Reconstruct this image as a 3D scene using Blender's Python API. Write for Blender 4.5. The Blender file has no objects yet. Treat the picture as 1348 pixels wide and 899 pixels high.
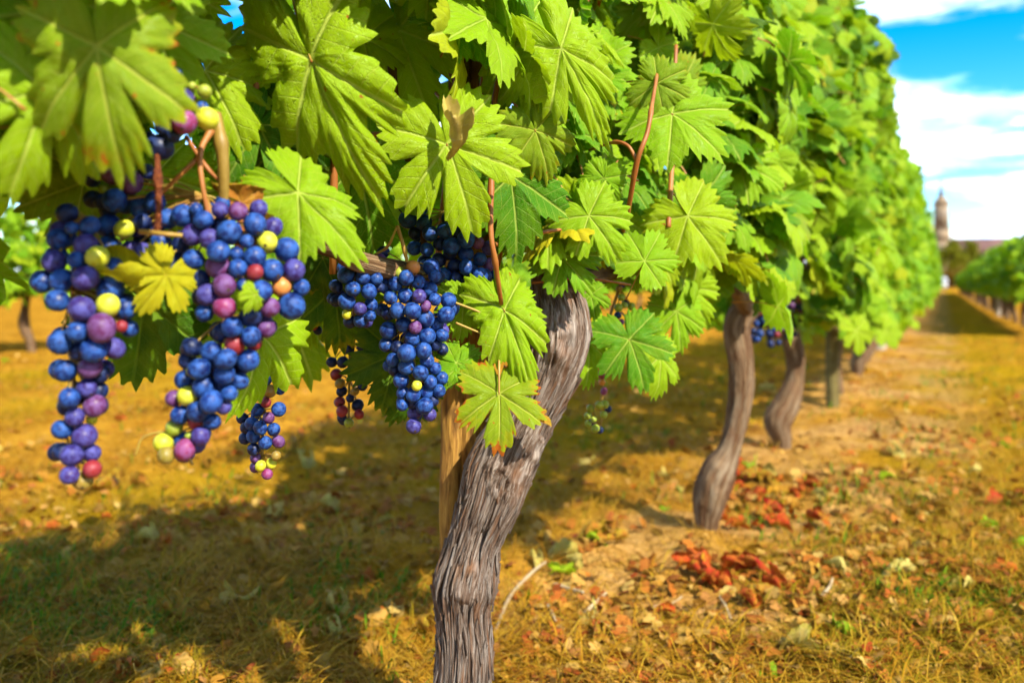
import bpy, math, random
import numpy as np
from mathutils import Vector, Matrix, Quaternion

random.seed(7); RNG = np.random.default_rng(11)
SC = bpy.context.scene; COL = SC.collection

# ------------------------------------------------------------------ camera
F = 1100.0                      # focal length in photo pixels (photo 1348 wide)
H = 0.55                        # eye height
YAW = math.atan2(569, F)        # the vine row runs along +Y; the camera looks this far to its left
cam_d = bpy.data.cameras.new('camera'); cam = bpy.data.objects.new('camera', cam_d); COL.objects.link(cam)
cam_d.sensor_width = 36; cam_d.lens = F / 1348 * 36
cam_d.shift_y = -(449.5 - 375) / 1348
cam_d.clip_start = 0.02; cam_d.clip_end = 5000
cam.location = (0, 0, H); cam.rotation_euler = (math.pi / 2, 0, YAW)
cam_d.dof.use_dof = True; cam_d.dof.focus_distance = 0.80; cam_d.dof.aperture_fstop = 4.4
SC.camera = cam
CX = np.array([math.cos(YAW), math.sin(YAW), 0]); CD = np.array([-math.sin(YAW), math.cos(YAW), 0]); CU = np.array([0, 0, 1.0])
def P(px, py, d):               # a point of the place, measured off the photo at a depth of d metres
    return CD * d + CX * ((px - 674) / F * d) + np.array([0, 0, H - (py - 375) / F * d])
def G(px, py): return P(px, py, F * H / (py - 375))
def proj(p):
    p = np.asarray(p, float); d = p @ CD
    return 674 + F * (p @ CX) / d, 375 - F * (p[..., 2] - H) / d, d

# ------------------------------------------------------------------ light, sky, exposure
SUN = Vector((0.76, -0.34, 0.73)).normalized()
SUNV = np.array(SUN); ELEV = math.asin(SUN.z); ROT = math.atan2(SUN.x, SUN.y)
w = bpy.data.worlds.new('World'); SC.world = w; w.use_nodes = True
SKY_STRENGTH = 0.125
SC.view_settings.view_transform = 'Standard'; SC.view_settings.look = 'None'
SC.view_settings.gamma = 1.0; SC.view_settings.exposure = 1.7; SC.view_settings.use_curve_mapping = False
sl = bpy.data.lights.new('sun', 'SUN'); sl.energy = 4.0; sl.angle = math.radians(0.53); sl.color = (1, 0.95, 0.86)
so = bpy.data.objects.new('sun', sl); COL.objects.link(so); so.rotation_euler = SUN.to_track_quat('Z', 'Y').to_euler()
so.location = (2, -2, 5)
SC.cycles.use_denoising = True; SC.cycles.max_bounces = 5; SC.cycles.diffuse_bounces = 3; SC.cycles.glossy_bounces = 2
SC.cycles.transmission_bounces = 4; SC.cycles.use_adaptive_sampling = True; SC.cycles.adaptive_threshold = 0.03
SC.cycles.sample_clamp_indirect = 6

class NT:
    """short-hand for building node trees"""
    def __init__(s, tree): s.t = tree; s.n = tree.nodes; s.l = tree.links
    def node(s, typ, **kw):
        n = s.n.new(typ)
        for k, v in kw.items(): setattr(n, k, v)
        return n
    def put(s, sock, v):
        if v is None: return
        if hasattr(v, 'is_output'): s.l.new(v, sock)
        else: sock.default_value = (tuple(v) + (1,) if hasattr(v, '__len__') and len(v) == 3 and sock.type == 'RGBA' else v)
    def math(s, op, a, b=None, c=None, clamp=False):
        n = s.node('ShaderNodeMath', operation=op, use_clamp=clamp)
        for i, v in enumerate((a, b, c)): s.put(n.inputs[i], v)
        return n.outputs[0]
    def mix(s, f, a, b, mode='MIX'):
        n = s.node('ShaderNodeMix', data_type='RGBA', blend_type=mode)
        s.put(n.inputs['Factor'], f); s.put(n.inputs[6], a); s.put(n.inputs[7], b)
        return n.outputs[2]
    def mapr(s, v, a, b, c=0.0, d=1.0):
        n = s.node('ShaderNodeMapRange', interpolation_type='SMOOTHSTEP')
        s.put(n.inputs[0], v)
        for i, x in enumerate((a, b, c, d)): s.put(n.inputs[i + 1], x)
        return n.outputs[0]
    def noise(s, vec, scale, detail=2, rough=0.5, out='Fac', **kw):
        n = s.node('ShaderNodeTexNoise', **kw)
        s.put(n.inputs['Vector'], vec); n.inputs['Scale'].default_value = scale
        n.inputs['Detail'].default_value = detail; n.inputs['Roughness'].default_value = rough
        return n.outputs[out]
    def scale(s, vec, v):
        n = s.node('ShaderNodeVectorMath', operation='MULTIPLY'); s.put(n.inputs[0], vec); n.inputs[1].default_value = v
        return n.outputs[0]
    def offs(s, vec, v):
        n = s.node('ShaderNodeVectorMath', operation='ADD'); s.put(n.inputs[0], vec); s.put(n.inputs[1], v)
        return n.outputs[0]
    def ramp(s, f, stops):
        n = s.node('ShaderNodeValToRGB'); s.put(n.inputs[0], f); e = n.color_ramp.elements
        while len(e) < len(stops): e.new(0.5)
        for el, (p, c) in zip(e, stops): el.position = p; el.color = tuple(c) + (1,)
        return n.outputs[0]
    def bump(s, h, strength, dist, base=None):
        n = s.node('ShaderNodeBump'); n.inputs['Strength'].default_value = strength; n.inputs['Distance'].default_value = dist
        s.put(n.inputs['Height'], h)
        if base: s.put(n.inputs['Normal'], base)
        return n.outputs[0]

def build_sky():
    k = NT(w.node_tree); k.n.clear()
    out = k.node('ShaderNodeOutputWorld'); bg = k.node('ShaderNodeBackground'); bg.inputs[1].default_value = SKY_STRENGTH
    sky = k.node('ShaderNodeTexSky', sky_type='NISHITA'); sky.sun_disc = False
    sky.sun_elevation = ELEV; sky.sun_rotation = ROT; sky.altitude = 80; sky.dust_density = 0.0; sky.ozone_density = 3.0
    hs = k.node('ShaderNodeHueSaturation'); hs.inputs['Saturation'].default_value = 1.55; hs.inputs['Value'].default_value = 0.75
    k.l.new(sky.outputs[0], hs.inputs['Color'])
    tc = k.node('ShaderNodeTexCoord'); sx = k.node('ShaderNodeSeparateXYZ'); k.l.new(tc.outputs['Generated'], sx.inputs[0])
    den = k.math('ADD', k.math('MAXIMUM', sx.outputs[2], 0.0), 0.16)
    cv = k.node('ShaderNodeCombineXYZ')
    k.put(cv.inputs[0], k.math('DIVIDE', sx.outputs[0], den)); k.put(cv.inputs[1], k.math('DIVIDE', sx.outputs[1], den))
    v = k.offs(cv.outputs[0], (CLOUD[0], CLOUD[1], 0.0))
    n1 = k.noise(v, 1.05, 7, 0.56); n2 = k.noise(k.scale(v, (1.0, 2.2, 1)), 3.1, 6, 0.6)
    cover = k.math('ADD', k.math('MULTIPLY', n1, 0.78), k.math('MULTIPLY', n2, 0.22))
    m = k.mapr(cover, CLOUD[2], CLOUD[3])
    sh = k.noise(k.offs(v, (0.12, 0.2, 0)), 2.3, 5, 0.55)
    ccol = k.mix(k.mapr(sh, 0.44, 0.62), (7.2, 7.4, 7.8), (2.4, 4.2, 7.4))
    k.put(bg.inputs[0], k.mix(m, hs.outputs[0], ccol)); k.l.new(bg.outputs[0], out.inputs[0])
CLOUD = (1.3, 7.75, 0.46, 0.57)
build_sky()

# ------------------------------------------------------------------ numeric helpers
def _hash(ix, iy, iz):
    n = (ix.astype(np.int64) * 374761393 + iy.astype(np.int64) * 668265263 + iz.astype(np.int64) * 1274126177) & 0xffffffff
    n = ((n ^ (n >> 13)) * 1274126177) & 0xffffffff
    n = ((n ^ (n >> 16)) * 2246822519) & 0xffffffff
    return ((n ^ (n >> 15)) & 0xffffff) / float(0xffffff)
def vn(p):                                    # value noise 0..1 of (n,3) points
    p = np.asarray(p, float); i = np.floor(p).astype(np.int64); f = p - i; f = f * f * (3 - 2 * f)
    r = 0
    for dx in (0, 1):
        for dy in (0, 1):
            for dz in (0, 1):
                wt = (f[:, 0] if dx else 1 - f[:, 0]) * (f[:, 1] if dy else 1 - f[:, 1]) * (f[:, 2] if dz else 1 - f[:, 2])
                r = r + wt * _hash(i[:, 0] + dx, i[:, 1] + dy, i[:, 2] + dz)
    return r
def fbm(p, o=3):
    p = np.asarray(p, float); a, t, r = 1.0, 0, 0
    for _ in range(o): r = r + a * vn(p); t += a; a *= 0.5; p = p * 2.03 + 17.1
    return r / t
def norm(v): return v / np.maximum(np.linalg.norm(v, axis=-1, keepdims=True), 1e-9)

def fast_mesh(name, V, T, mats, uvs=None, midx=None, smooth=True):
    V = np.ascontiguousarray(V, np.float32); T = np.ascontiguousarray(T, np.int32); n = T.shape[1]
    me = bpy.data.meshes.new(name)
    me.vertices.add(len(V)); me.vertices.foreach_set('co', V.ravel())
    me.loops.add(T.size); me.loops.foreach_set('vertex_index', T.ravel())
    me.polygons.add(len(T)); me.polygons.foreach_set('loop_start', np.arange(0, T.size, n, dtype=np.int32))
    if smooth: me.polygons.foreach_set('use_smooth', np.ones(len(T), bool))
    if midx is not None: me.polygons.foreach_set('material_index', np.ascontiguousarray(midx, np.int32))
    for k, a in (uvs or {}).items():
        l = me.uv_layers.new(name=k); l.data.foreach_set('uv', np.ascontiguousarray(a, np.float32).ravel())
    for m in mats: me.materials.append(m)
    me.update(calc_edges=True); me.validate()
    return me
def merge(parts):                              # [(V,T quads or tris all alike)] -> one
    Vs, Ts, o = [], [], 0
    for V, T in parts: Vs.append(V); Ts.append(T + o); o += len(V)
    return np.concatenate(Vs), np.concatenate(Ts)
def catmull(pts, n):
    p = np.asarray(pts, float); p = np.vstack([2 * p[0] - p[1], p, 2 * p[-1] - p[-2]]); out = []
    m = len(p) - 3; ts = np.linspace(0, m, n)
    for t in ts:
        i = min(int(t), m - 1); u = t - i; a, b, c, d = p[i:i + 4]
        out.append(0.5 * (2 * b + (c - a) * u + (2 * a - 5 * b + 4 * c - d) * u * u + (3 * b - a - 3 * c + d) * u ** 3))
    return np.array(out)
def tube(pts, rad, nl=16, ns=6, caps=True, disp=None):
    """swept tube: pts (k,3), rad (k,) -> V, quads; disp(theta, length, P)-> radial offset"""
    c = catmull(np.column_stack([np.asarray(pts, float), rad]), nl); ctr, r = c[:, :3], np.maximum(c[:, 3], 2e-4)
    tg = norm(np.gradient(ctr, axis=0)); L = np.concatenate([[0], np.cumsum(np.linalg.norm(np.diff(ctr, axis=0), axis=1))])
    u = np.cross(tg[0], [0.31, 0.93, 0.17]); u /= np.linalg.norm(u); U = []
    for t in tg: u = u - t * (u @ t); u = u / np.linalg.norm(u); U.append(u)
    U = np.array(U); W = np.cross(tg, U); th = np.linspace(0, 2 * np.pi, ns, endpoint=False)
    dirs = U[:, None] * np.cos(th)[None, :, None] + W[:, None] * np.sin(th)[None, :, None]
    rr = np.repeat(r[:, None], ns, 1)
    if disp is not None:
        TH, LL = np.meshgrid(th, L); rr = rr + disp(TH.ravel(), LL.ravel(), (ctr[:, None] + dirs * rr[..., None]).reshape(-1, 3)).reshape(nl, ns)
    V = (ctr[:, None] + dirs * rr[..., None]).reshape(-1, 3); mr = float(r.mean())
    TC = np.stack([np.tile(np.cos(th) * mr, nl), np.tile(np.sin(th) * mr, nl), np.repeat(L, ns)], -1)
    i = np.arange(nl - 1)[:, None] * ns; j = np.arange(ns)[None]; j2 = (j + 1) % ns
    Q = np.stack([i + j, i + j2, i + ns + j2, i + ns + j], -1).reshape(-1, 4)
    if caps:
        TC = np.vstack([TC, [0, 0, L[0]], [0, 0, L[-1]]]); V = np.vstack([V, ctr[0], ctr[-1]]); a, b = len(V) - 2, len(V) - 1; j = np.arange(ns); j2 = (j + 1) % ns; e = (nl - 1) * ns
        Q = np.vstack([Q, np.stack([j2, j, np.full(ns, a), np.full(ns, a)], -1), np.stack([e + j, e + j2, np.full(ns, b), np.full(ns, b)], -1)])
    TUBE['c'] = TC; TUBE['f'] = (ctr, U, W, r, L)
    return V, Q
TUBE = {}
def quads_to_tris(Q):
    a = Q[:, [0, 1, 2]]; b = Q[:, [0, 2, 3]]; b = b[b[:, 1] != b[:, 2]]
    return np.vstack([a, b])
def bark_mesh(name, V, Q, mats):                # keeps round-the-stem and along-the-stem coordinates for the bark grain
    me = fast_mesh(name, V, quads_to_tris(Q), mats); a = me.attributes.new('grain', 'FLOAT_VECTOR', 'POINT'); a.data.foreach_set('vector', TUBE['c'].astype(np.float32).ravel()); return me
def tube_mesh(name, mat, *a, **k):
    V, Q = tube(*a, **k); return fast_mesh(name, V, quads_to_tris(Q), [mat])

# ------------------------------------------------------------------ object helpers
WORLD = {}
def empty(name, loc, parent=None):
    o = bpy.data.objects.new(name, None); COL.objects.link(o); o.empty_display_size = 0.05
    l = Vector(tuple(loc)); WORLD[o.name] = l
    if parent: o.parent = parent; o.location = l - WORLD[parent.name]
    else: o.location = l
    return o
def thing(name, loc, label, cat, group=None):
    o = empty(name, loc); tag(o, label, cat, group); return o
def tag(o, label, cat, group=None):
    o['label'] = label; o['category'] = cat
    if group: o['group'] = group
    return o
def obj(name, me, parent=None, M=None):       # M in world space
    o = bpy.data.objects.new(name, me); COL.objects.link(o)
    if M is None: M = Matrix.Identity(4)
    if parent: o.parent = parent; M = Matrix.Translation(-WORLD[parent.name]) @ M
    o.matrix_basis = M
    return o
def mat_from(X, Y, Z, loc, s):
    return Matrix(((X[0] * s, Y[0] * s, Z[0] * s, loc[0]), (X[1] * s, Y[1] * s, Z[1] * s, loc[1]), (X[2] * s, Y[2] * s, Z[2] * s, loc[2]), (0, 0, 0, 1)))

# ------------------------------------------------------------------ materials
ALB = 0.66                                     # all plant, soil and wood colours below are read off the exposed picture; this brings them to real albedo
def al(c): return tuple(x * ALB for x in c)
def als(stops): return [(p, al(c)) for p, c in stops]
def new_mat(name):
    m = bpy.data.materials.new(name); m.use_nodes = True; k = NT(m.node_tree); k.n.clear()
    out = k.node('ShaderNodeOutputMaterial'); return m, k, out
def principled(k, col, rough=0.6, spec=0.3, nrm=None):
    b = k.node('ShaderNodeBsdfPrincipled'); k.put(b.inputs['Base Color'], col); k.put(b.inputs['Roughness'], rough)
    k.put(b.inputs['Specular IOR Level'], spec)
    if nrm is not None: k.put(b.inputs['Normal'], nrm)
    return b
def rnd_out(k):
    g = k.node('ShaderNodeNewGeometry'); oi = k.node('ShaderNodeObjectInfo')
    return k.math('FRACT', k.math('ADD', g.outputs['Random Per Island'], oi.outputs['Random']))

def leaf_material(name, stops, vein, rust_col, rust_lo, trans, spot=0.5):
    stops, vein, rust_col = als(stops), al(vein), al(rust_col); m, k, out = new_mat(name); r = rnd_out(k)
    r2 = k.math('FRACT', k.math('MULTIPLY', r, 7.31)); r3 = k.math('FRACT', k.math('MULTIPLY', r, 17.77))
    uv = k.node('ShaderNodeUVMap'); uv.uv_map = 'vein'; s = k.node('ShaderNodeSeparateXYZ'); k.l.new(uv.outputs[0], s.inputs[0])
    t, sd = s.outputs[0], s.outputs[1]
    ue = k.node('ShaderNodeUVMap'); ue.uv_map = 'edge'; e = k.node('ShaderNodeSeparateXYZ'); k.l.new(ue.outputs[0], e.inputs[0])
    tc = k.node('ShaderNodeTexCoord'); vec = k.offs(tc.outputs['Object'], k.math('MULTIPLY', r, 40.0))
    main = k.math('SUBTRACT', 1.0, k.mapr(sd, 0.008, 0.024))
    ph = k.math('FRACT', k.math('MULTIPLY', k.math('SUBTRACT', t, k.math('MULTIPLY', sd, 0.85)), 7.0))
    tri = k.math('ABSOLUTE', k.math('SUBTRACT', ph, 0.5))
    sec = k.math('MULTIPLY', k.math('SUBTRACT', 1.0, k.mapr(tri, 0.01, 0.07)), 0.45)
    veins = k.math('MAXIMUM', main, sec)
    vor = k.node('ShaderNodeTexVoronoi', feature='DISTANCE_TO_EDGE'); vor.inputs['Scale'].default_value = 17
    k.put(vor.inputs['Vector'], k.offs(vec, k.noise(vec, 4, 2, out='Color')))
    cell = k.mapr(vor.outputs['Distance'], 0.0, 0.10)
    patch = k.noise(vec, 2.4, 2, 0.6)
    base = k.ramp(r, stops)
    base = k.mix(k.math('MULTIPLY', k.mapr(patch, 0.35, 0.7), 0.45), base, k.mix(0.6, base, al((0.34, 0.44, 0.004))))
    base = k.mix(k.math('MULTIPLY', k.math('SUBTRACT', 1.0, cell), 0.18), base, vein)
    base = k.mix(k.math('MULTIPLY', veins, 0.60), base, vein)
    # rust creeping in from the margin, and a few blotches
    en = k.math('ADD', e.outputs[0], k.math('MULTIPLY', k.math('SUBTRACT', k.noise(vec, 3.2, 3, 0.65), 0.5), 1.3))
    lo = k.math('SUBTRACT', rust_lo, k.math('MULTIPLY', k.math('POWER', r2, 9.0), 0.30))
    rim = k.mapr(en, lo, k.math('ADD', lo, 0.07))
    yel = k.mapr(en, k.math('SUBTRACT', lo, 0.26), lo)
    sn = k.noise(vec, 9.0, 2, 0.5)
    sp = k.math('MULTIPLY', k.mapr(sn, 0.70, 0.76), k.math('GREATER_THAN', r3, 1.0 - spot))
    base = k.mix(k.math('MULTIPLY', yel, 0.55), base, al((0.46, 0.42, 0.005)))
    base = k.mix(k.math('MAXIMUM', rim, sp), base, rust_col)
    hgt = k.math('ADD', k.math('MULTIPLY', cell, 0.35), k.math('MULTIPLY', veins, -0.55))
    nb = k.bump(hgt, 0.45, 0.025)
    p = principled(k, base, k.mapr(k.noise(vec, 3, 2), 0.3, 0.7, 0.40, 0.60), 0.14, nb)
    tr = k.node('ShaderNodeBsdfTranslucent')
    k.put(tr.inputs[0], k.mix(0.35, base, k.mix(1.0, base, (1.15, 1.25, 0.3), 'MULTIPLY'))); k.put(tr.inputs[1], nb)
    mx = k.node('ShaderNodeMixShader'); mx.inputs[0].default_value = trans
    k.l.new(p.outputs[0], mx.inputs[1]); k.l.new(tr.outputs[0], mx.inputs[2]); k.l.new(mx.outputs[0], out.inputs[0])
    return m
GREEN = leaf_material('vine_leaf_green', [(0, (0.06, 0.24, 0.002)), (0.2, (0.14, 0.38, 0.002)), (0.55, (0.27, 0.52, 0.002)), (0.9, (0.40, 0.59, 0.002)), (1, (0.52, 0.56, 0.003))],
                      (0.62, 0.74, 0.12), (0.34, 0.12, 0.012), 1.42, 0.42, 0.14)
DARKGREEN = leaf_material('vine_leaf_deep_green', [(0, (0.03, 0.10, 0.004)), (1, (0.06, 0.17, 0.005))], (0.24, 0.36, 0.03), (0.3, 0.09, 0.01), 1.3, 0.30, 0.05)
YELLOWGREEN = leaf_material('vine_leaf_yellow_green', [(0, (0.28, 0.52, 0.002)), (1, (0.40, 0.57, 0.002))], (0.72, 0.82, 0.14), (0.40, 0.13, 0.012), 1.40, 0.42, 0.2)
YELLOW = leaf_material('vine_leaf_yellow', [(0, (0.52, 0.47, 0.006)), (1, (0.60, 0.50, 0.008))], (0.55, 0.5, 0.02), (0.45, 0.12, 0.01), 1.25, 0.35, 0.3)
SPOTTED = leaf_material('vine_leaf_spotted', [(0, (0.20, 0.36, 0.004)), (1, (0.28, 0.38, 0.004))], (0.66, 0.70, 0.10), (0.50, 0.13, 0.010), 1.16, 0.40, 1.0)
ORANGE = leaf_material('vine_leaf_dry_orange', [(0, (0.46, 0.15, 0.012)), (0.5, (0.52, 0.20, 0.02)), (1, (0.40, 0.11, 0.010))], (0.5, 0.25, 0.05), (0.22, 0.04, 0.01), 1.0, 0.25, 0.6)
REDDRY = leaf_material('fallen_leaf_red', [(0, (0.50, 0.022, 0.008)), (0.6, (0.62, 0.05, 0.010)), (1, (0.62, 0.13, 0.012))], (0.50, 0.10, 0.02), (0.34, 0.03, 0.010), 1.2, 0.25, 0.5)
CREAM = leaf_material('fallen_leaf_cream', [(0, (0.58, 0.38, 0.07)), (1, (0.72, 0.56, 0.14))], (0.6, 0.5, 0.2), (0.4, 0.2, 0.04), 1.2, 0.2, 0.4)
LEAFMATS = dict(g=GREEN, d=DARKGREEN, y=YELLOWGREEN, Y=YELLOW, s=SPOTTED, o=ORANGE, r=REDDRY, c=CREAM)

def plain(name, c1, c2, scale=20, rough=0.6, spec=0.25, bump=0.0, stretch=(1, 1, 1), c3=None):
    c1, c2, c3 = al(c1), al(c2), (al(c3) if c3 else None)
    m, k, out = new_mat(name); tc = k.node('ShaderNodeTexCoord'); v = k.scale(tc.outputs['Object'], stretch)
    n = k.noise(v, scale, 5, 0.6); c = k.mix(k.mapr(n, 0.32, 0.68), c1, c2)
    if c3: c = k.mix(k.mapr(k.noise(v, scale * 0.31, 3, 0.6), 0.52, 0.68), c, c3)
    nb = k.bump(n, bump, 0.01) if bump else None
    k.l.new(principled(k, c, rough, spec, nb).outputs[0], out.inputs[0]); return m
def island_mat(name, stops, rough=0.7, trans=0.0, spec=0.05):
    m, k, out = new_mat(name); r = rnd_out(k); c = k.ramp(r, als(stops))
    tc = k.node('ShaderNodeTexCoord'); c = k.mix(k.math('MULTIPLY', k.noise(tc.outputs['Object'], 30, 3), 0.4), c, k.mix(1.0, c, (0.6, 0.55, 0.5), 'MULTIPLY'))
    p = principled(k, c, rough, spec)
    if trans:
        t = k.node('ShaderNodeBsdfTranslucent'); k.put(t.inputs[0], c); mx = k.node('ShaderNodeMixShader'); mx.inputs[0].default_value = trans
        k.l.new(p.outputs[0], mx.inputs[1]); k.l.new(t.outputs[0], mx.inputs[2]); k.l.new(mx.outputs[0], out.inputs[0])
    else: k.l.new(p.outputs[0], out.inputs[0])
    return m
def bark_material(name, cols, fib=130.0, bump=0.7):
    cols = [al(c) for c in cols]; m, k, out = new_mat(name); tc = k.node('ShaderNodeAttribute'); tc.attribute_name = 'grain'; v = tc.outputs['Vector']
    warp = k.offs(v, k.scale(k.noise(v, 9, 2, out='Color'), (0.02, 0.02, 0.0)))
    f = k.noise(k.scale(warp, (1, 1, 0.045)), fib, 5, 0.7); f2 = k.noise(k.scale(warp, (1, 1, 0.10)), fib * 0.3, 4, 0.6); big = k.noise(k.scale(v, (1, 1, 0.5)), 26, 3, 0.6)
    c = k.ramp(f, [(0.30, cols[0]), (0.5, cols[1]), (0.70, cols[2])])
    c = k.mix(k.math('MULTIPLY', k.mapr(f2, 0.45, 0.65), 0.75), c, cols[3])
    c = k.mix(k.math('MULTIPLY', k.mapr(big, 0.50, 0.66), 0.7), c, cols[4])
    nb = k.bump(k.math('ADD', f, k.math('MULTIPLY', f2, 1.3)), bump, 0.006)
    k.l.new(principled(k, c, 0.8, 0.15, nb).outputs[0], out.inputs[0]); return m
BARK = bark_material('old_vine_bark', [(0.05, 0.025, 0.014), (0.20, 0.125, 0.08), (0.62, 0.52, 0.41), (0.50, 0.42, 0.34), (0.30, 0.13, 0.05)], 520, 1.0)
BARK2 = bark_material('brown_vine_bark', [(0.05, 0.02, 0.008), (0.15, 0.075, 0.03), (0.40, 0.26, 0.13), (0.34, 0.25, 0.15), (0.17, 0.075, 0.03)], 190, 0.9)
STAKE = bark_material('split_stake_wood', [(0.05, 0.02, 0.006), (0.34, 0.16, 0.03), (0.62, 0.36, 0.08), (0.56, 0.30, 0.05), (0.07, 0.03, 0.01)], 300, 0.8)
POSTG = bark_material('mossy_post_wood', [(0.06, 0.04, 0.012), (0.15, 0.11, 0.03), (0.26, 0.2, 0.06), (0.2, 0.16, 0.05), (0.1, 0.07, 0.02)], 90, 0.5)
POSTP = bark_material('pale_post_wood', [(0.26, 0.2, 0.13), (0.42, 0.34, 0.23), (0.58, 0.48, 0.34), (0.5, 0.42, 0.34), (0.3, 0.23, 0.16)], 90, 0.4)
CANE = plain('ripe_cane', (0.30, 0.085, 0.012), (0.42, 0.17, 0.03), 40, 0.5, 0.3, 0.2, (1, 1, 0.2))
REDCANE = plain('dry_red_stalk', (0.14, 0.03, 0.01), (0.34, 0.09, 0.02), 260, 0.7, 0.2, 0.9)
CANEG = plain('green_cane', (0.22, 0.13, 0.02), (0.34, 0.22, 0.03), 50, 0.5, 0.3, 0.2, (1, 1, 0.3))
PETIOLE = plain('petiole_stalk', (0.40, 0.10, 0.03), (0.42, 0.30, 0.04), 9, 0.45, 0.3)
STEM = plain('bunch_stalk', (0.42, 0.30, 0.04), (0.36, 0.16, 0.03), 30, 0.5, 0.3)
TWIG = plain('dry_twig', (0.36, 0.23, 0.10), (0.52, 0.40, 0.22), 40, 0.7, 0.2, 0.3)

def berry_material(name, c1, c2, bloom, amount, rough=0.46, spec=0.26, sss=0.0):
    m, k, out = new_mat(name); oi = k.node('ShaderNodeObjectInfo'); tc = k.node('ShaderNodeTexCoord'); r = oi.outputs['Random']
    v = k.offs(tc.outputs['Object'], k.math('MULTIPLY', r, 31.0))
    c1, c2, bloom = al(c1), al(c2), al(bloom); c = k.mix(r, c1, c2); c = k.mix(k.math('MULTIPLY', k.mapr(k.noise(v, 0.9, 2), 0.4, 0.7), 0.5), c, c2)
    bm = k.math('MULTIPLY', k.mapr(k.noise(v, 1.5, 6, 0.68), 0.38, 0.62), amount)
    c = k.mix(bm, c, bloom)
    speck = k.mapr(k.noise(v, 9, 2), 0.71, 0.76); c = k.mix(k.math('MULTIPLY', speck, 0.55), c, (0.16, 0.10, 0.05))
    z = k.node('ShaderNodeSeparateXYZ'); k.l.new(tc.outputs['Object'], z.inputs[0])
    c = k.mix(k.mapr(z.outputs[2], -0.978, -0.99), c, (0.05, 0.03, 0.015))
    b = principled(k, c, k.mapr(bm, 0, 0.6, rough - 0.08, rough + 0.2), spec, k.bump(k.noise(v, 22, 2), 0.05, 0.05))
    if sss:
        b.inputs['Subsurface Weight'].default_value = sss; b.inputs['Subsurface Radius'].default_value = (1.0, 0.8, 0.2); b.inputs['Subsurface Scale'].default_value = 0.004
    k.l.new(b.outputs[0], out.inputs[0]); return m
BERRY = dict(
    b=berry_material('grape_blue', (0.002, 0.008, 0.06), (0.004, 0.018, 0.13), (0.028, 0.12, 0.42), 0.75),
    k=berry_material('grape_dark', (0.002, 0.004, 0.022), (0.004, 0.008, 0.045), (0.014, 0.045, 0.18), 0.6),
    v=berry_material('grape_violet', (0.016, 0.012, 0.10), (0.04, 0.012, 0.10), (0.085, 0.085, 0.34), 0.8),
    p=berry_material('grape_purple', (0.07, 0.012, 0.07), (0.11, 0.018, 0.08), (0.19, 0.09, 0.27), 0.75),
    m=berry_material('grape_magenta', (0.20, 0.014, 0.06), (0.26, 0.025, 0.10), (0.30, 0.11, 0.30), 0.65),
    r=berry_material('grape_red', (0.16, 0.008, 0.014), (0.28, 0.02, 0.022), (0.34, 0.07, 0.09), 0.45),
    o=berry_material('grape_orange', (0.62, 0.20, 0.04), (0.70, 0.30, 0.05), (0.62, 0.24, 0.10), 0.4, sss=0.3),
    y=berry_material('grape_yellow_green', (0.54, 0.52, 0.012), (0.60, 0.60, 0.02), (0.60, 0.60, 0.12), 0.35, sss=0.3),
    g=berry_material('grape_green', (0.24, 0.32, 0.012), (0.32, 0.36, 0.016), (0.40, 0.44, 0.10), 0.4, sss=0.3),
    l=berry_material('grape_olive', (0.26, 0.20, 0.02), (0.34, 0.17, 0.025), (0.36, 0.28, 0.1), 0.35, sss=0.2))
def sphere_arrays(nu, nv):
    V = [(0, 0, 1)]
    for i in range(1, nv):
        a = math.pi * i / nv
        for j in range(nu): b = 2 * math.pi * j / nu; V.append((math.sin(a) * math.cos(b), math.sin(a) * math.sin(b), math.cos(a)))
    V.append((0, 0, -1)); T = []
    for j in range(nu): T.append((0, 1 + j, 1 + (j + 1) % nu))
    for i in range(nv - 2):
        for j in range(nu):
            a, b = 1 + i * nu + j, 1 + i * nu + (j + 1) % nu; T += [(a, a + nu, b + nu), (a, b + nu, b)]
    e = 1 + (nv - 2) * nu; s = len(V) - 1
    for j in range(nu): T.append((e + j, s, e + (j + 1) % nu))
    return np.array(V, float), np.array(T)
BV, BT = sphere_arrays(28, 20); BV2, BT2 = sphere_arrays(14, 9)
BERRYMESH = {}
for q, mt in BERRY.items():
    BERRYMESH[q, 0] = fast_mesh('berry', BV, BT, [mt]); BERRYMESH[q, 1] = fast_mesh('berry', BV2, BT2, [mt])

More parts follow.
